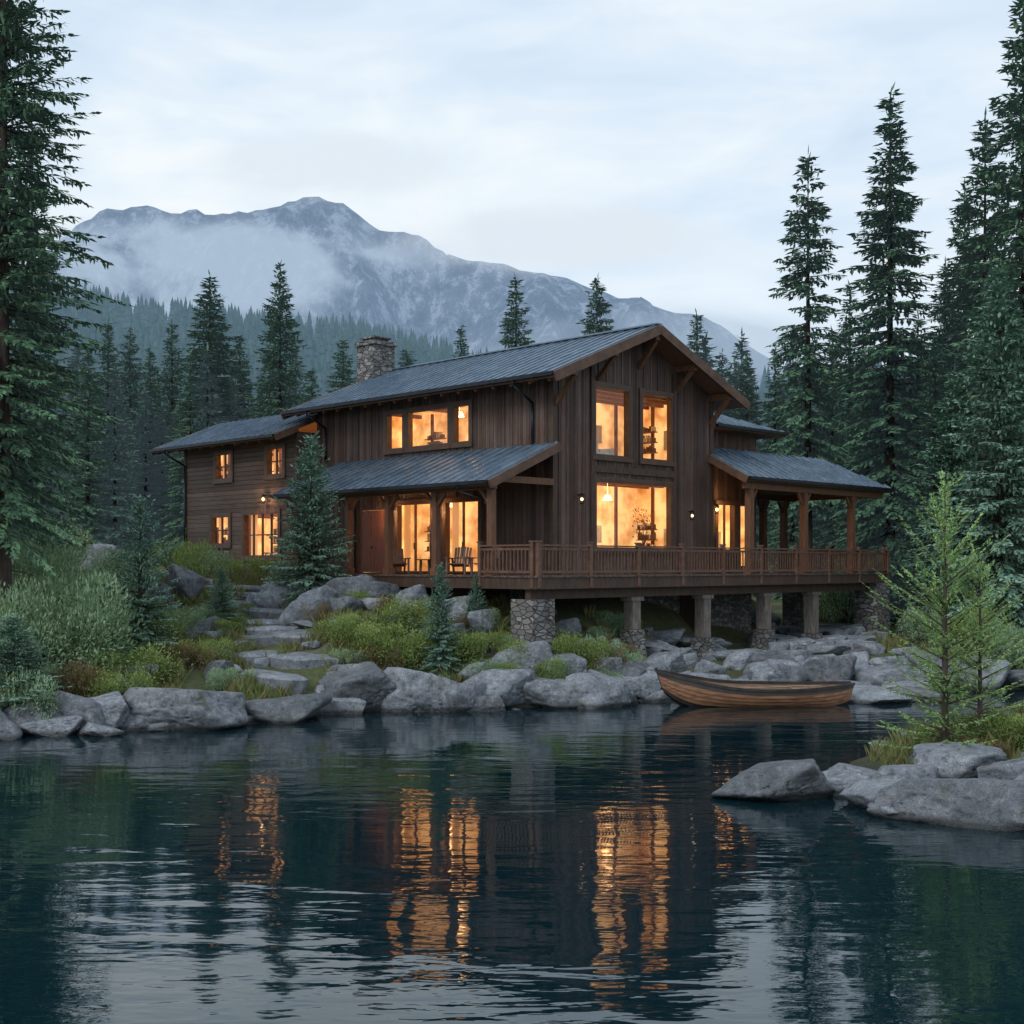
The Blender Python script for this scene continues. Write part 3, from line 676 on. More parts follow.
mb=MB(); mb.box(-.05,.16,-.05,-.03,FZ,10.9); mb.box(-.05,-.03,-.03,.16,FZ,10.9); part('corner_board',mb,MAT['wooddark'])
mb=MB(); mb.box(GW-.16,GW+.05,-.05,-.03,FZ,10.9); part('corner_board',mb,MAT['wooddark'])
mb=MB(); mb.box(1.93,2.11,-.07,-.031,FZ,11.6); mb.box(6.66,6.84,-.07,-.031,FZ,11.6); mb.box(2.11,6.66,-.065,-.031,7.62,7.86)
part('window_surround',mb,MAT['wooddark'])
wops=[(18.54,19.85,8.1,9.3),(14.56,15.8,8.1,9.3),(18.7,20.2,5.2,6.5),(14.9,17.6,4.65,6.55)]
mb=MB()
wall(mb,'v',-1,-.75,13.62,22.55,FZ-.8,9.85,wops)
wall(mb,'u',13.62,13.85,-.75,0,FZ-.8,9.85,[])
wall(mb,'u',22.3,22.55,-.75,5,FZ-.8,9.85,[]); wall(mb,'v',4.75,5,13.62,22.3,FZ-.8,9.85,[])
mb.prism([(-1,22.3,9.85),(5,22.3,9.85),(2,22.3,10.95)],(0,.25,0))
part('wall',mb,MAT['wallh'],label='wing wall clad in brown horizontal boards')
mb=MB(); mb.box(-1.03,-1.002,22.4,22.58,FZ-.8,9.8); part('corner_board',mb,MAT['wooddark'])
mb=MB(); mb.box(-1.03,-1.002,13.6,13.78,FZ-.8,9.8); part('corner_board',mb,MAT['wooddark'])
eops=[(11.6,12.9,4.9,6.9),(13.2,14.0,4.2,6.9)]
mb=MB(); wall(mb,'u',1.5,1.75,GW,14.5,FZ-.35,9.9,eops); wall(mb,'v',14.25,14.5,1.75,9.5,.8,9.9,[]); wall(mb,'u',9.25,9.5,GW,14.25,.8,9.9,[])
part('wall',mb,MAT['wallv'])
def window(ax,c,a0,a1,z0,z1,out,nv=0,nh=0,door=False,name='window',curt=False):
    g=MB(); cc=c-out*.08
    if ax=='u': g.face([(a0+.06,cc,z0+.06),(a1-.06,cc,z0+.06),(a1-.06,cc,z1-.06),(a0+.06,cc,z1-.06)])
    else: g.face([(cc,a0+.06,z0+.06),(cc,a1-.06,z0+.06),(cc,a1-.06,z1-.06),(cc,a0+.06,z1-.06)])
    w=part(name,g,MAT['glass'])
    f=MB()
    def bx(p,q,s,t,d0=-.13,d1=.05):
        y0,y1=sorted((c+out*d0,c+out*d1))
        if ax=='u': f.box(p,q,y0,y1,s,t)
        else: f.box(y0,y1,p,q,s,t)
    bx(a0,a0+.07,z0,z1); bx(a1-.07,a1,z0,z1); bx(a0+.07,a1-.07,z1-.07,z1); bx(a0+.07,a1-.07,z0,z0+.07)
    for k in range(1,nv+1):
        m=a0+(a1-a0)*k/(nv+1); bx(m-.03,m+.03,z0+.07,z1-.07,-.12,-.03)
    for k in range(1,nh+1):
        m=z0+(z1-z0)*k/(nh+1); bx(a0+.07,a1-.07,m-.025,m+.025,-.118,-.032)
    e=.002
    bx(a0-.13,a0-e,z0-.13,z1+.13,.002,.06); bx(a1+e,a1+.13,z0-.13,z1+.13,.002,.06); bx(a0-e,a1+e,z1+e,z1+.13,.002,.058); 
    part('frame',f,MAT['frame'],w)
    s=MB()
    y0,y1=sorted((c+out*.002,c+out*.10))
    if not door:
        if ax=='u': s.box(a0-.16,a1+.16,y0,y1,z0-.15,z0-.004)
        else: s.box(y0,y1,a0-.16,a1+.16,z0-.15,z0-.004)
        part('sill',s,MAT['frame'],w)
    if curt:
        for sgn in (0,1):
            q=MB(); wd=(a1-a0)*.2; st=a0+.02 if sgn==0 else a1-.02-wd; nn=14; pv=None
            for k in range(nn+1):
                aa=st+wd*k/nn; dd=c-out*(.34+.03*math.sin(k*1.9)); pt=(aa,dd) if ax=='u' else (dd,aa)
                if pv: q.face([(pv[0],pv[1],z0-.05),(pt[0],pt[1],z0-.05),(pt[0],pt[1],z1+.05),(pv[0],pv[1],z1+.05)])
                pv=pt
            part('curtain',q,MAT['curtain'],w)
    return w
m,nt,b,o=M('glow_painted_curtain'); b.inputs['Base Color'].default_value=(.62,.40,.22,1); b.inputs['Roughness'].default_value=.9
b.inputs['Emission Color'].default_value=(1,.42,.12,1); b.inputs['Emission Strength'].default_value=.5; MAT['curtain']=m  # lamplight through the cloth put in as emission
for o in frontops[:2]: window('u',0,*o,-1)
window('u',0,*frontops[2],-1)
for o,nv in zip(leftops[:3],(0,0,0)): window('v',0,*o,-1,nv)
for o in leftops[3:5]: 
    w=window('v',0,*o,-1,1,0,True,'door',True); w['label']='glazed patio door glowing with warm light'
    h=MB(); m=(o[0]+o[1])/2; h.cyl((-.1,m-.1,4.9),(-.1,m-.1,5.15),.015,.015,8); part('handle',h,MAT['iron'],w)
mb=MB(); o=leftops[5]; mb.box(.03,.09,o[0]+.02,(o[0]+o[1])/2-.01,FZ+.06,6.48); mb.box(.03,.09,(o[0]+o[1])/2+.01,o[1]-.02,FZ+.06,6.48)
for a in (o[0]+.2,(o[0]+o[1])/2+.18):
    for z in (4.2,5.4): mb.box(.01,.028,a,a+.58,z,z+.9)
d=part('door',mb,MAT['doorwood'],label='red brown panelled wooden double door'); h=MB(); h.sphere((-.03,9.9,5.0),.04); part('handle',h,MAT['iron'],d)
for o,nv in zip(wops,(1,1,1,3)): window('v',-1,*o,-1,nv,1,curt=True)
window('u',1.5,*eops[0],-1,1); w=window('u',1.5,*eops[1],-1,0,0,True,'door')
def room(u0,u1,v0,v1,z0,z1,openu=False,openv=False):
    mb=MB(); P=lambda a,b,c:(a,b,c)
    mb.face([P(u0,v0,z0),P(u1,v0,z0),P(u1,v1,z0),P(u0,v1,z0)],1); mb.face([P(u0,v0,z1),P(u0,v1,z1),P(u1,v1,z1),P(u1,v0,z1)])
    mb.face([P(u1,v0,z0),P(u1,v0,z1),P(u1,v1,z1),P(u1,v1,z0)]); mb.face([P(u0,v1,z0),P(u1,v1,z0),P(u1,v1,z1),P(u0,v1,z1)])
    if not openu: mb.face([P(u0,v0,z0),P(u0,v1,z0),P(u0,v1,z1),P(u0,v0,z1)])
    if not openv: mb.face([P(u0,v0,z0),P(u0,v0,z1),P(u1,v0,z1),P(u1,v0,z0)])
    rr=random.Random(int(u0*10+v0*7+z0*3))
    for k in range(3):
        a=u0+(u1-u0)*(.2+.3*k); mb.box(a-.06,a+.06,v1-.1,v1-.01,z0+.01,z1-.02,2)
        a=v0+(v1-v0)*(.2+.3*k); mb.box(u1-.1,u1-.01,a-.06,a+.06,z0+.01,z1-.02,2)
    for k in range(4):
        a=v0+(v1-v0)*(.12+.25*k); mb.box(u0+.02,u1-.11,a-.07,a+.07,z1-.18,z1-.02,2)
    mb.box(u0+.4,u0+1.3,v1-.05,v1-.012,z0+.01,z0+2.1,2); mb.box(u1-.045,u1-.012,v0+(v1-v0)*.42,v0+(v1-v0)*.42+.6,z0+1,z0+1.8,3)
    mb.box(u0+(u1-u0)*.55,u0+(u1-u0)*.55+1.0,v1-.45,v1-.11,z0+.01,z0+.9,2); mb.box(u0+(u1-u0)*.62,u0+(u1-u0)*.62+.7,v1-.04,v1-.012,z0+1.2,z0+1.9,3)
    for s in range(3):
        zz=z0+.9+.42*s
        a=v0+(v1-v0)*.7; mb.box(u1-.4,u1-.11,a,a+1.1,zz,zz+.04,2)
        for q in range(7):
            h=rr.uniform(.14,.32); mb.box(u1-.35,u1-.16,a+.05+.145*q,a+.05+.145*q+rr.uniform(.05,.12),zz+.041,zz+.041+h,rr.choice([2,3,1]))
        a=u0+(u1-u0)*.3; mb.box(a,a+.9,v1-.38,v1-.11,zz,zz+.04,2)
        for q in range(6):
            h=rr.uniform(.14,.32); mb.box(a+.05+.14*q,a+.05+.14*q+rr.uniform(.05,.11),v1-.34,v1-.15,zz+.041,zz+.041+h,rr.choice([2,3,1]))
    part('room',mb,[MAT['room'],MAT['wood'],MAT['doorwood'],MAT['white']])
def light(u,v,z,W,r=.2):
    l=bpy.data.lights.new('lamp_light','POINT'); l.energy=W; l.color=(1,.62,.30); l.shadow_soft_size=r
    o=obj('lamp_light',l,parent=house,loc=(u,v,z)); o.visible_glossy=False; return o
def pendant(u,v,z,top,W):
    mb=MB(); mb.cyl((u,v,z-.1),(u,v,z+.1),.2,.1,14); mb.cyl((u,v,z+.1),(u,v,top),.012,.012,6)
    part('pendant_lamp',mb,MAT['shade'],sm=False); light(u,v,z-.35,W)
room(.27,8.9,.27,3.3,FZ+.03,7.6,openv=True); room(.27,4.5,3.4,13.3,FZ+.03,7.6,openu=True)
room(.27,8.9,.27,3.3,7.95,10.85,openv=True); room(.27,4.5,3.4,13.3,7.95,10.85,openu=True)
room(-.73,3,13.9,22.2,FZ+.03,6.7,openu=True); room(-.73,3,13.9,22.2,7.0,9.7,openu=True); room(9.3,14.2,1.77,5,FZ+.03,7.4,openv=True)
WP=95
pendant(5.2,2.0,6.9,7.6,WP*1.3); pendant(3.6,2.2,10.2,10.85,WP)
pendant(1.8,7.2,6.7,7.6,WP); light(1.8,4.6,6.3,WP*.9); pendant(1.7,6.6,10.2,10.85,WP)
light(.9,16.5,6,WP); light(.9,17,9,WP); light(12.5,3,6.6,WP)
def sofa(u,v,z):
    mb=MB(); mb.box(u,u+1.8,v,v+.8,z,z+.42); mb.box(u,u+1.8,v+.62,v+.85,z+.42,z+.95); mb.box(u-.18,u-.002,v,v+.85,z,z+.62); mb.box(u+1.802,u+1.98,v,v+.85,z,z+.62)
    for k in range(3): mb.box(u+.03+.6*k,u+.57+.6*k,v+.02,v+.6,z+.422,z+.55)
    part('sofa',mb,MAT['white'])
sofa(2.7,1.6,3.99); sofa(1.9,.55,7.97)
mb=MB(); mb.cyl((5.9,.8,4.0),(5.9,.8,5.05),.12,.18,10)
rr=random.Random(3)
for k in range(26):
    a=rr.uniform(0,6.28); q=rr.uniform(.1,.6); mb.cyl((5.9,.8,5.0),(5.9+q*math.cos(a),.8+q*.6*math.sin(a),5.4+rr.uniform(0,.95)),.01,.004,4)
for k in range(150):
    a=rr.uniform(0,6.28); q=rr.uniform(.1,.65); blade(mb,Vector((5.9+q*math.cos(a),.8+q*.6*math.sin(a),5.35+rr.uniform(0,1.1))),Vector((rr.uniform(-1,1),rr.uniform(-1,1),rr.uniform(-1,1))),.11,.06,rr)
part('vase_plant',mb,MAT['bushrust'])

# ---- roofs
def slab(mb,poly,thick,e,ribs=.5,rib_h=.05):
    P=[Vector(p) for p in poly]; n=(P[1]-P[0]).cross(P[2]-P[0]).normalized()
    if n.z<0: P=P[::-1]; n=-n
    B=[p-Vector((0,0,thick)) for p in P]; T_=P
    mb.face(T_,0); mb.face(B[::-1],2)
    k=len(P)
    for i in range(k):
        j=(i+1)%k; mb.face([B[i],B[j],T_[j],T_[i]],1)
    e=Vector(e).normalized(); s=n.cross(e).normalized(); O=P[0]
    A=[((p-O).dot(e),(p-O).dot(s)) for p in P]
    a=min(x for x,_ in A)+.12; am=max(x for x,_ in A)
    while a<am-.05:
        bs=[]
        for i in range(k):
            (a0,b0),(a1,b1)=A[i],A[(i+1)%k]
            if (a0-a)*(a1-a)<0: bs.append(b0+(b1-b0)*(a-a0)/(a1-a0))
        if len(bs)>=2 and max(bs)-min(bs)>.1:
            p=O+e*a+s*min(bs)+n*rib_h/2; q=O+e*a+s*max(bs)+n*rib_h/2
            mb.beam(p,q,.035,rib_h,0,up=n)
        a+=ribs
def roofpart(polys,thick,e_list,label=None):
    mb=MB()
    for p,e in zip(polys,e_list): slab(mb,p,thick,e)
    o=part('roof',mb,[MAT['roof'],MAT['fascia'],MAT['soffit']])
    if label: o['label']=label
    return o
def one(name,mat,parent,*beams):
    for b in beams:
        mb=MB(); mb.beam(*b); part(name,mb,MAT[mat],parent)
v0,v1=-1.0,14.63; ez,rz=10.75,13.05; ue,uw=-1.0,GW+1.0; uc=GW/2
main=roofpart([[(ue,v0,ez),(uc-.001,v0,rz),(uc-.001,v1,rz),(ue,v1,ez)],[(uc+.001,v0,rz),(uw,v0,ez),(uw,v1,ez),(uc+.001,v1,rz)]],.2,[(0,1,0),(0,1,0)],'blue grey standing seam metal gable roof')
one('ridge_cap','roof',main,((uc,v0-.02,rz+.04),(uc,v1+.02,rz+.04),.3,.05))
for s in (-1,1):
    for vv in (v0-.05,v1+.05): one('barge_board','fascia',main,((uc+s*5.62,vv,ez-.17),(uc+s*.002,vv,rz-.17),.09,.34,0,(0,0,1)))
one('gutter','gutter',main,((ue-.08,v0,ez-.06),(ue-.08,v1,ez-.06),.13,.13))
mb=MB(); v=v0+.35
while v<v1:
    mb.beam((ue+.08,v,ez-.22),(0.05,v,ez+.21),.09,.15); v+=.9
part('rafter_tail',mb,MAT['wood'],main,kind='stuff')
mb=MB(); mb.box(3.4,4.6,14.05,15.25,3.0,14.1); mb.box(3.32,4.68,13.97,15.33,14.1,14.28)
mb.box(3.6,4.4,14.25,15.05,14.28,14.42); mb.box(3.5,4.5,14.15,15.15,14.42,14.5)
part('chimney',mb,MAT['stone'],main)
for uu,zz in ((.12,11.0),(uc,12.75),(GW-.12,11.0)):
    mb=MB(); mb.beam((uu,-.95,zz-.12),(uu,.0,zz-.12),.2,.26); mb.beam((uu,-.85,zz-.25),(uu,-.03,zz-1.15),.14,.16)
    part('gable_bracket',mb,MAT['wood'])
for uu,zz in ((2.3,11.88),(6.9,11.88)):
    mb=MB(); mb.beam((uu,-.95,zz-.1),(uu,.0,zz-.1),.18,.24); mb.beam((uu,-.8,zz-.2),(uu,-.03,zz-.95),.12,.14); part('gable_bracket',mb,MAT['wood'])
pz,pw=7.05,8.5
pr=roofpart([[(-3.4,-.35,pz),(-.03,-.35,pw),(-.03,11.9,pw),(-3.4,11.9,pz)]],.18,[(0,1,0)],'blue grey metal lean-to roof over the porch')
one('gutter','gutter',pr,((-3.48,-.35,pz-.06),(-3.48,11.9,pz-.06),.12,.12))
one('barge_board','fascia',pr,((-3.42,-.4,pz-.14),(-.05,-.4,pw-.14),.09,.28))
mb=MB(); mb.beam((-2.85,-.1,pz-.12),(-2.85,11.6,pz-.12),.16,.26); mb.beam((-2.8,-.02,pz+.1),(-.05,-.02,pz+.1),.14,.22)
for v in [x*.9+.4 for x in range(13)]: mb.beam((-3.3,v,pz-.14),(-.1,v,pw-.3),.08,.12)
part('porch_beam',mb,MAT['wood'],pr)
for v in (.1,2.84,5.4,7.7,11.3):
    mb=MB(); mb.box(-2.96,-2.74,v-.11,v+.11,FZ,pz-.26); mb.box(-3.0,-2.7,v-.15,v+.15,FZ,FZ+.25)
    mb.beam((-2.85,v+.1,pz-.7),(-2.85,v+.5,pz-.28),.1,.1)
    if v>1: mb.beam((-2.85,v-.1,pz-.7),(-2.85,v-.5,pz-.28),.1,.1)
    part('porch_post',mb,MAT['wood'])
wz,wr=9.67,11.15
wg=roofpart([[(-2.1,13.62,wz),(1.5,13.62,wr),(1.5,23.6,wr),(-2.1,23.6,wz)],[(1.502,14.7,wr),(5.6,14.7,wz-.2),(5.6,23.6,wz-.2),(1.502,23.6,wr)]],.18,[(0,1,0),(0,1,0)],'blue grey metal roof over the side wing')
one('gutter','gutter',wg,((-2.18,13.6,wz-.06),(-2.18,23.6,wz-.06),.12,.12))
one('barge_board','fascia',wg,((-2.12,23.65,wz-.14),(1.5,23.65,wr-.14),.09,.28),((-2.12,13.57,wz-.14),(-1.02,13.57,wz-.14+.45),.09,.28))
mb=MB()
for k in range(11): mb.beam((-2.0,14+.93*k,wz-.2),(-1.02,14+.93*k,wz+.2),.08,.13)
part('rafter_tail',mb,MAT['wood'],wg,kind='stuff')
ea,eb,vr,vf,vb,zr,ze=9.0,20.3,.8,-1.85,3.5,9.1,7.72
rp=roofpart([[(ea,vf,ze),(eb,vf,ze),(18.8,vr,zr),(ea,vr,zr)],[(eb,vf,ze),(eb,vb,ze),(18.8,vr,zr)],[(eb,vb,ze),(14.55,vb,ze),(14.55,vr,zr),(18.8,vr,zr)]],.18,[(1,0,0),(0,1,0),(1,0,0)],'blue grey metal hipped roof over the covered porch')
one('gutter','gutter',rp,((ea,vf-.07,ze-.06),(eb,vf-.07,ze-.06),.12,.12),((eb+.07,vf,ze-.06),(eb+.07,vb,ze-.06),.12,.12))
one('barge_board','fascia',rp,((ea-.05,vf,ze-.14),(ea-.05,-.05,ze-.14+.93),.09,.28))
one('porch_beam','wood',rp,((ea+.2,-1.5,ze-.3),(19.9,-1.5,ze-.3),.18,.3),((19.0,-1.4,ze-.31),(19.0,2.9,ze-.31),.16,.28),((14.6,3.0,ze-.3),(19.9,3.0,ze-.3),.16,.28))
for u_,v_ in ((9.6,-1.5),(13.5,-1.5),(17.3,-1.5),(17.3,3.0),(19.0,3.0)):
    mb=MB(); mb.box(u_-.13,u_+.13,v_-.13,v_+.13,FZ,ze-.46); mb.box(u_-.18,u_+.18,v_-.18,v_+.18,FZ,FZ+.28)
    mb.beam((u_+.1,v_,ze-.95),(u_+.45,v_,ze-.47),.1,.1)
    if u_>10: mb.beam((u_-.1,v_,ze-.95),(u_-.45,v_,ze-.47),.1,.1)
    part('porch_post',mb,MAT['wood'])
rp2=roofpart([[(GW+.02,.6,10.05),(15.5,.6,10.05),(12,5.4,11.75),(GW+.02,5.4,11.75)],[(15.5,.6,10.05),(15.5,10.3,10.05),(12,5.4,11.75)],[(15.5,10.3,10.05),(GW+.02,10.3,10.05),(GW+.02,5.4,11.75),(12,5.4,11.75)]],.18,[(1,0,0),(0,1,0),(1,0,0)],'blue grey metal hipped roof over the rear extension')
one('gutter','gutter',rp2,((GW+1.1,.53,9.99),(15.5,.53,9.99),.12,.12))
def pipe(pts,r=.045):
    mb=MB()
    for a,b in zip(pts,pts[1:]): mb.cyl(a,b,r,r,8)
    part('downspout',mb,MAT['gutter'],sm=True)
pipe([(-1.08,.9,10.65),(-1.0,.9,10.45),(-.09,.9,9.95),(-.09,.9,8.5)])
pipe([(-3.45,1.1,6.98),(-3.4,1.1,6.75),(-2.85,.45,6.45),(-2.78,.32,6.2),(-2.78,.32,4.0)])
pipe([(-2.15,22.4,9.6),(-2.1,22.4,9.4),(-1.1,22.4,8.9),(-1.1,22.4,3.9)])
pipe([(-1.08,12.9,10.65),(-1.0,12.9,10.45),(-.09,12.9,10.0),(-.09,12.9,8.6)])
pipe([(-.09,10.9,6.9),(-.09,10.9,4.0)])
# ---- deck
mb=MB()
mb.box(-3.1,19.4,-2.2,-.0,FZ-.05,FZ); mb.box(-3.1,-.0,.0,12.6,FZ-.05,FZ); mb.box(GW,19.4,.0,3.5,FZ-.05,FZ)
deck=part('deck',mb,MAT['deck'])
mb=MB()
mb.box(-3.06,19.36,-2.16,-2.08,FZ-.42,FZ-.051); mb.box(-3.06,-2.98,-2.08,12.6,FZ-.42,FZ-.051); mb.box(19.28,19.36,-2.08,3.5,FZ-.42,FZ-.051)
mb.box(-2.9,19.2,-1.75,-1.5,FZ-.75,FZ-.43); mb.box(-2.9,19.2,2.2,2.4,FZ-.75,FZ-.43)
u=-2.7
while u<19.2:
    mb.box(u,u+.07,-2.07,(-.02 if u<GW else 3.4),FZ-.36,FZ-.052); u+=.6
part('deck_beam',mb,MAT['wooddark'],deck)
def railing(p,q,n):
    mb=MB(); p=Vector(p); q=Vector(q); d=(q-p); Ln=d.length; d.normalize()
    z=FZ
    mb.beam(p+Vector((0,0,z+.98)),q+Vector((0,0,z+.98)),.12,.05); mb.beam(p+Vector((0,0,z+.86)),q+Vector((0,0,z+.86)),.05,.08); mb.beam(p+Vector((0,0,z+.13)),q+Vector((0,0,z+.13)),.05,.08)
    for k in range(n+1):
        c=p+d*Ln*k/n; mb.box(c.x-.065,c.x+.065,c.y-.065,c.y+.065,z-.38,z+1.07); mb.box(c.x-.09,c.x+.09,c.y-.09,c.y+.09,z+1.07,z+1.12)
    k=.14
    while k<Ln-.05:
        c=p+d*k; mb.box(c.x-.019,c.x+.019,c.y-.019,c.y+.019,z+.16,z+.83); k+=.17
    part('railing',mb,MAT['rail'],deck)
railing((-2.95,-2.13,0),(19.3,-2.13,0),9); railing((-3.02,-1.95,0),(-3.02,.45,0),1); railing((19.33,-1.95,0),(19.33,3.4,0),2)
MAT['pil']=simple('weathered_timber_post',(.09,.075,.065),(.24,.205,.18),3,.85,.7,.03,(5,5,1))
def pillar(u,v,w,stone,top=FZ-.75):
    X=1.41+S45*(u-v); Y=43+S45*(u+v); g=gh(X,Y)-.6; mb=MB()
    if stone: mb.box(u-w/2,u+w/2,v-w/2,v+w/2,g,top)
    else:
        r=random.Random(int(u*10)); h=r.uniform(1.15,1.45)
        mb.box(u-w*.5,u+w*.5,v-w*.5,v+w*.5,g+h,top-.14,1)
        b=len(mb.v)
        for zz,k in ((g,.95),(g+h-.02,.72)):
            for a_,b_ in ((-1,-1),(1,-1),(1,1),(-1,1)): mb.v.append((u+a_*w*k*r.uniform(.93,1.07),v+b_*w*k*r.uniform(.93,1.07),zz))
        for f in ((0,1,2,3),(7,6,5,4),(0,4,5,1),(1,5,6,2),(2,6,7,3),(3,7,4,0)): mb.f.append(tuple(b+i for i in f)); mb.m.append(0)
        mb.box(u-w*.8,u+w*.8,v-w*.6,v+w*.6,top-.14,top-.005,1)
    part('pillar',mb,[MAT['stone'],MAT['pil']])
pillar(-2.5,-1.45,1.0,True); pillar(18.9,-1.6,1.1,True,FZ-.43); pillar(18.7,2.3,.7,True)
for u_ in (2.3,6.4,10.4,13.9): pillar(u_,-1.62,.42,False)
for u_ in (10.6,14.4): pillar(u_,2.3,.4,False)
mb=MB(); mb.box(.5,14.0,1.4,1.7,-.5,FZ-.4); mb.box(.1,.4,1.4,13,.5,FZ-.4); part('foundation',mb,MAT['stone'])
def lamp(u,v,z,du,dv,W=12):
    mb=MB(); c=Vector((u+du*.2,v+dv*.2,z)); mb.beam((u,v,z+.16),(c.x,c.y,z+.16),.03,.03)
    mb.cyl((c.x,c.y,z+.12),(c.x,c.y,z+.22),.13,.03,8); mb.cyl((c.x,c.y,z-.18),(c.x,c.y,z-.14),.08,.08,8)
    for k in range(4):
        a=k*math.pi/2; mb.cyl((c.x+.075*math.cos(a),c.y+.075*math.sin(a),z-.14),(c.x+.10*math.cos(a),c.y+.10*math.sin(a),z+.13),.012,.012,4)
    o=part('wall_lamp',mb,MAT['iron'])
    g=MB(); g.sphere((c.x,c.y,z),.06); part('bulb',g,MAT['bulb'] if W else MAT['shade'],o,True)
    if W: light(u+du*.42,v+dv*.42,z,W,.05)
lamp(1.23,-.03,6.6,0,-1,0); lamp(-1.03,15.75,7.1,-1,0,50); lamp(-.03,5.9,6.3,-1,0,85); lamp(-.03,8.6,6.3,-1,0,70); lamp(11.3,1.47,6.6,0,-1,95); lamp(7.6,-.03,6.2,0,-1,0)

# ------------------------------------------------------------------ porch chairs & table
def chair(u,v,rz,label):
    x=1.41+S45*(u-v); y=43+S45*(u+v)
    e=obj('armchair',None,loc=(x,y,FZ),rot=(0,0,rz),label=label,category='chair',group='wooden chairs on the porch')
    mb=MB()
    for k in range(6): mb.beam((-.3,-.25+.1*k,.40-.02*k),(.3,-.25+.1*k,.40-.02*k),.085,.03)
    obj('seat',mb.mesh('seat',MAT['rail']),parent=e)
    mb=MB()
    for k in range(6): mb.beam((-.25+.1*k,.27,.32),(-.27+.108*k,.5,1.0-.02*abs(k-2.5)),.08,.025,up=(0,1,0))
    mb.beam((-.28,.36,.6),(.28,.36,.6),.04,.06); obj('backrest',mb.mesh('backrest',MAT['rail']),parent=e)
    for s in (-1,1):
        mb=MB(); mb.beam((s*.36,-.35,.6),(s*.36,.4,.58),.13,.03); obj('armrest',mb.mesh('armrest',MAT['rail']),parent=e)
        mb=MB(); mb.beam((s*.33,-.3,0),(s*.33,-.3,.585),.06,.06,up=(0,1,0)); obj('leg',mb.mesh('leg',MAT['rail']),parent=e)
        mb=MB(); mb.beam((s*.33,.45,0),(s*.33,.25,.57),.06,.06,up=(0,1,0)); obj('leg',mb.mesh('leg',MAT['rail']),parent=e)
cl='brown slatted wooden armchair on the porch deck'
chair(-2.1,2.5,-.3,cl); chair(-2.1,1.2,-.9,cl); chair(-2.0,5.9,.3,cl)
x=1.41+S45*(-2.0-4.4); y=43+S45*(-2.0+4.4)
e=obj('side_table',None,loc=(x,y,FZ),rot=(0,0,.3),label='small dark wooden table on the porch deck',category='table')
mb=MB(); mb.cyl((0,0,.52),(0,0,.56),.32,.32,16); obj('table_top',mb.mesh('table_top',MAT['wooddark']),parent=e)
for k in range(4):
    a=k*math.pi/2+.4; mb=MB(); mb.cyl((.24*math.cos(a),.24*math.sin(a),0),(.2*math.cos(a),.2*math.sin(a),.53),.025,.025,6); obj('leg',mb.mesh('leg',MAT['wooddark']),parent=e)

# ------------------------------------------------------------------ boat
def boatmat():
    m,nt,b,o=M('varnished_planks'); tc=N(nt,'ShaderNodeTexCoord'); f=noise_n(nt,tc.outputs['Object'],3,6,.6,(.6,3,6))
    c=ramp(nt,f,[(.3,(.12,.055,.028)),(.7,(.34,.175,.095))]); L(nt,c,b.inputs['Base Color']); b.inputs['Roughness'].default_value=.5; bump(nt,f,b,.4,.012); return m
MAT['boat']=boatmat()
MAT['boatin']=simple('pale_inner_planks',(.16,.10,.065),(.34,.23,.16),4,.7,.4,.01,(.6,3,6))
MAT['boatdark']=simple('dark_tarred_hull',(.016,.014,.014),(.045,.036,.032),4,.5,.3,.01)
bx,by=7.5,38.4
boat=obj('rowing_boat',None,loc=(bx,by,-.20),rot=(math.radians(3),math.radians(.8),math.radians(4)),label='wooden plank rowing boat with dark rim floating by shore',category='boat')
LB_=5.75; NS=41; NK=7
def sec(t):
    b=.86*(math.sin(math.pi*min(1,max(0,t*.97+.012)))**.62)
    sh=.76+.46*(max(0,1-t/.5))**2.0+.12*(max(0,(t-.6)/.4))**2
    kl=.0+.55*max(0,1-t/.2)**2.0+.25*max(0,(t-.86)/.14)**2
    return max(b,.03),sh,kl
def hull(off):
    rows=[]
    for i in range(NS):
        t=i/(NS-1); b,sh,kl=sec(t); x=-LB_/2+LB_*t; pts=[]
        for s in (-1,1):
            side=[]
            for k in range(NK):
                for e in (0,1):
                    q=(k+e)/NK; th=q*math.pi/2
                    yy=b*(math.cos(th)**.55); zz=sh-(sh-kl)*(q**.95)
                    lap=.026*(1 if e==1 else 0)*(1 if k<NK-1 else 0)
                    yy=max(.004,yy+lap-off); zz=zz+off*(.9 if k>2 else .2)
                    xo=-.25*(1-q)*max(0,1-t/.15) if t<.15 else .12*(1-q)*max(0,(t-.88)/.12)
                    side.append((x+xo,s*yy,zz))
            pts.append(side)
        rows.append(pts)
    return rows
mb=MB()
for off,rev in ((0,False),(.03,True)):
    rows=hull(off)
    for i in range(NS-1):
        for s in (0,1):
            A,B=rows[i][s],rows[i+1][s]
            for k in range(len(A)-1):
                f=[A[k],B[k],B[k+1],A[k+1]]
                if (s==1)!=rev: f=f[::-1]
                mi=2 if rev else (1 if (k//2>=5 or k//2==0) else 0)
                mb.face(f,mi)
        mb.face([rows[i][0][-1],rows[i+1][0][-1],rows[i+1][1][-1],rows[i][1][-1]],1)
obj('hull',mb.mesh('hull',[MAT['boat'],MAT['boatdark'],MAT['boatin']]),parent=boat)
rows=hull(0)
for s in (0,1):
    mb=MB()
    for i in range(NS-1):
        p,q=Vector(rows[i][s][0]),Vector(rows[i+1][s][0]); e_=(q-p)*.02; mb.beam(p-e_+Vector((0,0,.015)),q+e_+Vector((0,0,.015)),.08,.08)
    obj('gunwale',mb.mesh('gunwale',MAT['boatdark']),parent=boat)
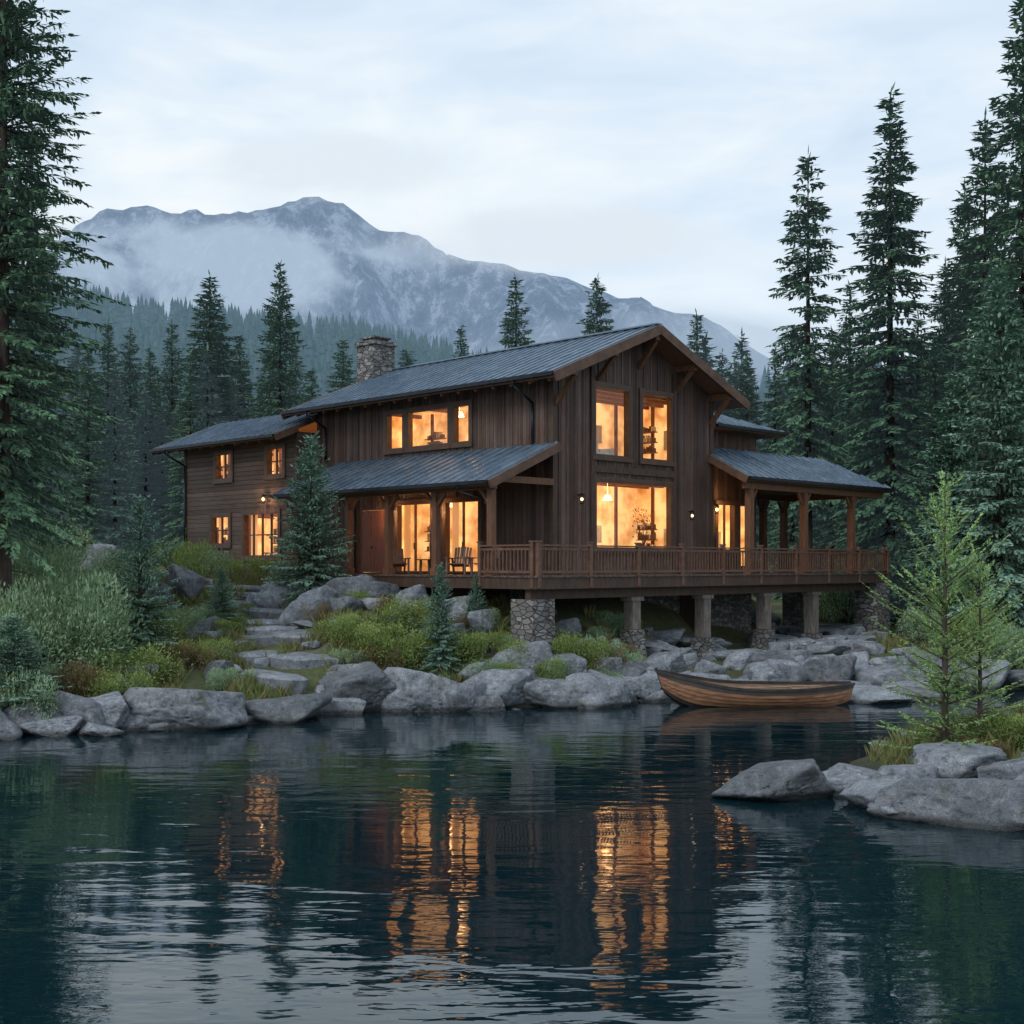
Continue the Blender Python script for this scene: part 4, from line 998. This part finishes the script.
for t in (.28,.5,.74):
    b,sh,kl=sec(t); x=-LB_/2+LB_*t; mb=MB(); mb.box(x-.14,x+.14,-b*.93,b*.93,sh-.16,sh-.125); obj('seat',mb.mesh('seat',MAT['boatin']),parent=boat)
mb=MB(); b,sh,kl=sec(0); mb.beam((-LB_/2-.27,0,sh+.10),(-LB_/2+.05,0,kl-.02),.07,.09,up=(0,1,0)); obj('stem_post',mb.mesh('stem_post',MAT['boatdark']),parent=boat)
mb=MB(); mb.cyl((-1.4,-.3,.68),(1.5,-.15,.76),.022,.022,8); mb.beam((1.45,-.15,.755),(2.0,-.12,.775),.13,.02); obj('oar',mb.mesh('oar',MAT['boatin']),loc=(bx,by,-.17),rot=(0,0,math.radians(4)),label='wooden oar lying on the boat seats',category='oar')

# ------------------------------------------------------------------ sky, light, camera
w=bpy.data.worlds.new("World"); scene.world=w; w.use_nodes=True; nt=w.node_tree
bg=nt.nodes['Background']; sky=N(nt,'ShaderNodeTexSky',sky_type='NISHITA'); sky.sun_disc=False
sky.sun_elevation=math.radians(20); sky.sun_rotation=math.radians(-150); sky.air_density=1.2; sky.dust_density=.6
tc=N(nt,'ShaderNodeTexCoord'); D=tc.outputs['Generated']
n=noise_n(nt,D,1.9,4,.55,(1,1,2.6),.5); n2=noise_n(nt,D,5,4,.6,(1,1,3.2),.6)
f=math_n(nt,'ADD',math_n(nt,'MULTIPLY',n,.7),math_n(nt,'MULTIPLY',n2,.3))
cl=ramp(nt,f,[(.36,(.56,.71,.88)),(.48,(.72,.84,.97)),(.60,(.91,.97,1.0))])
sp=N(nt,'ShaderNodeSeparateXYZ'); L(nt,D,sp.inputs[0])
hz=ramp(nt,sp.outputs[2],[(0.0,.5),(.22,0.0)]); cl=mixc(nt,hz,cl,(.83,.93,1.0))
sc=N(nt,'ShaderNodeVectorMath',operation='SCALE'); L(nt,sky.outputs[0],sc.inputs[0]); sc.inputs['Scale'].default_value=.08
mix=mixc(nt,.95,sc.outputs[0],cl); L(nt,mix,bg.inputs[0]); bg.inputs[1].default_value=1.03
sl=bpy.data.lights.new('sun','SUN'); sl.energy=1.5; sl.angle=math.radians(25); sl.color=(1,.98,.96)
so=obj('sun',sl,rot=(math.radians(50),0,math.radians(-35)))
cd=bpy.data.cameras.new('camera'); cd.sensor_width=36; cd.lens=1250/1024*36; cd.shift_y=53/1024; cd.clip_end=20000; cd.clip_start=.1
co=obj('camera',cd,loc=(0,0,4.3),rot=(math.radians(90),0,0)); scene.camera=co
scene.view_settings.view_transform='Standard'; scene.view_settings.look='None'; scene.view_settings.exposure=0
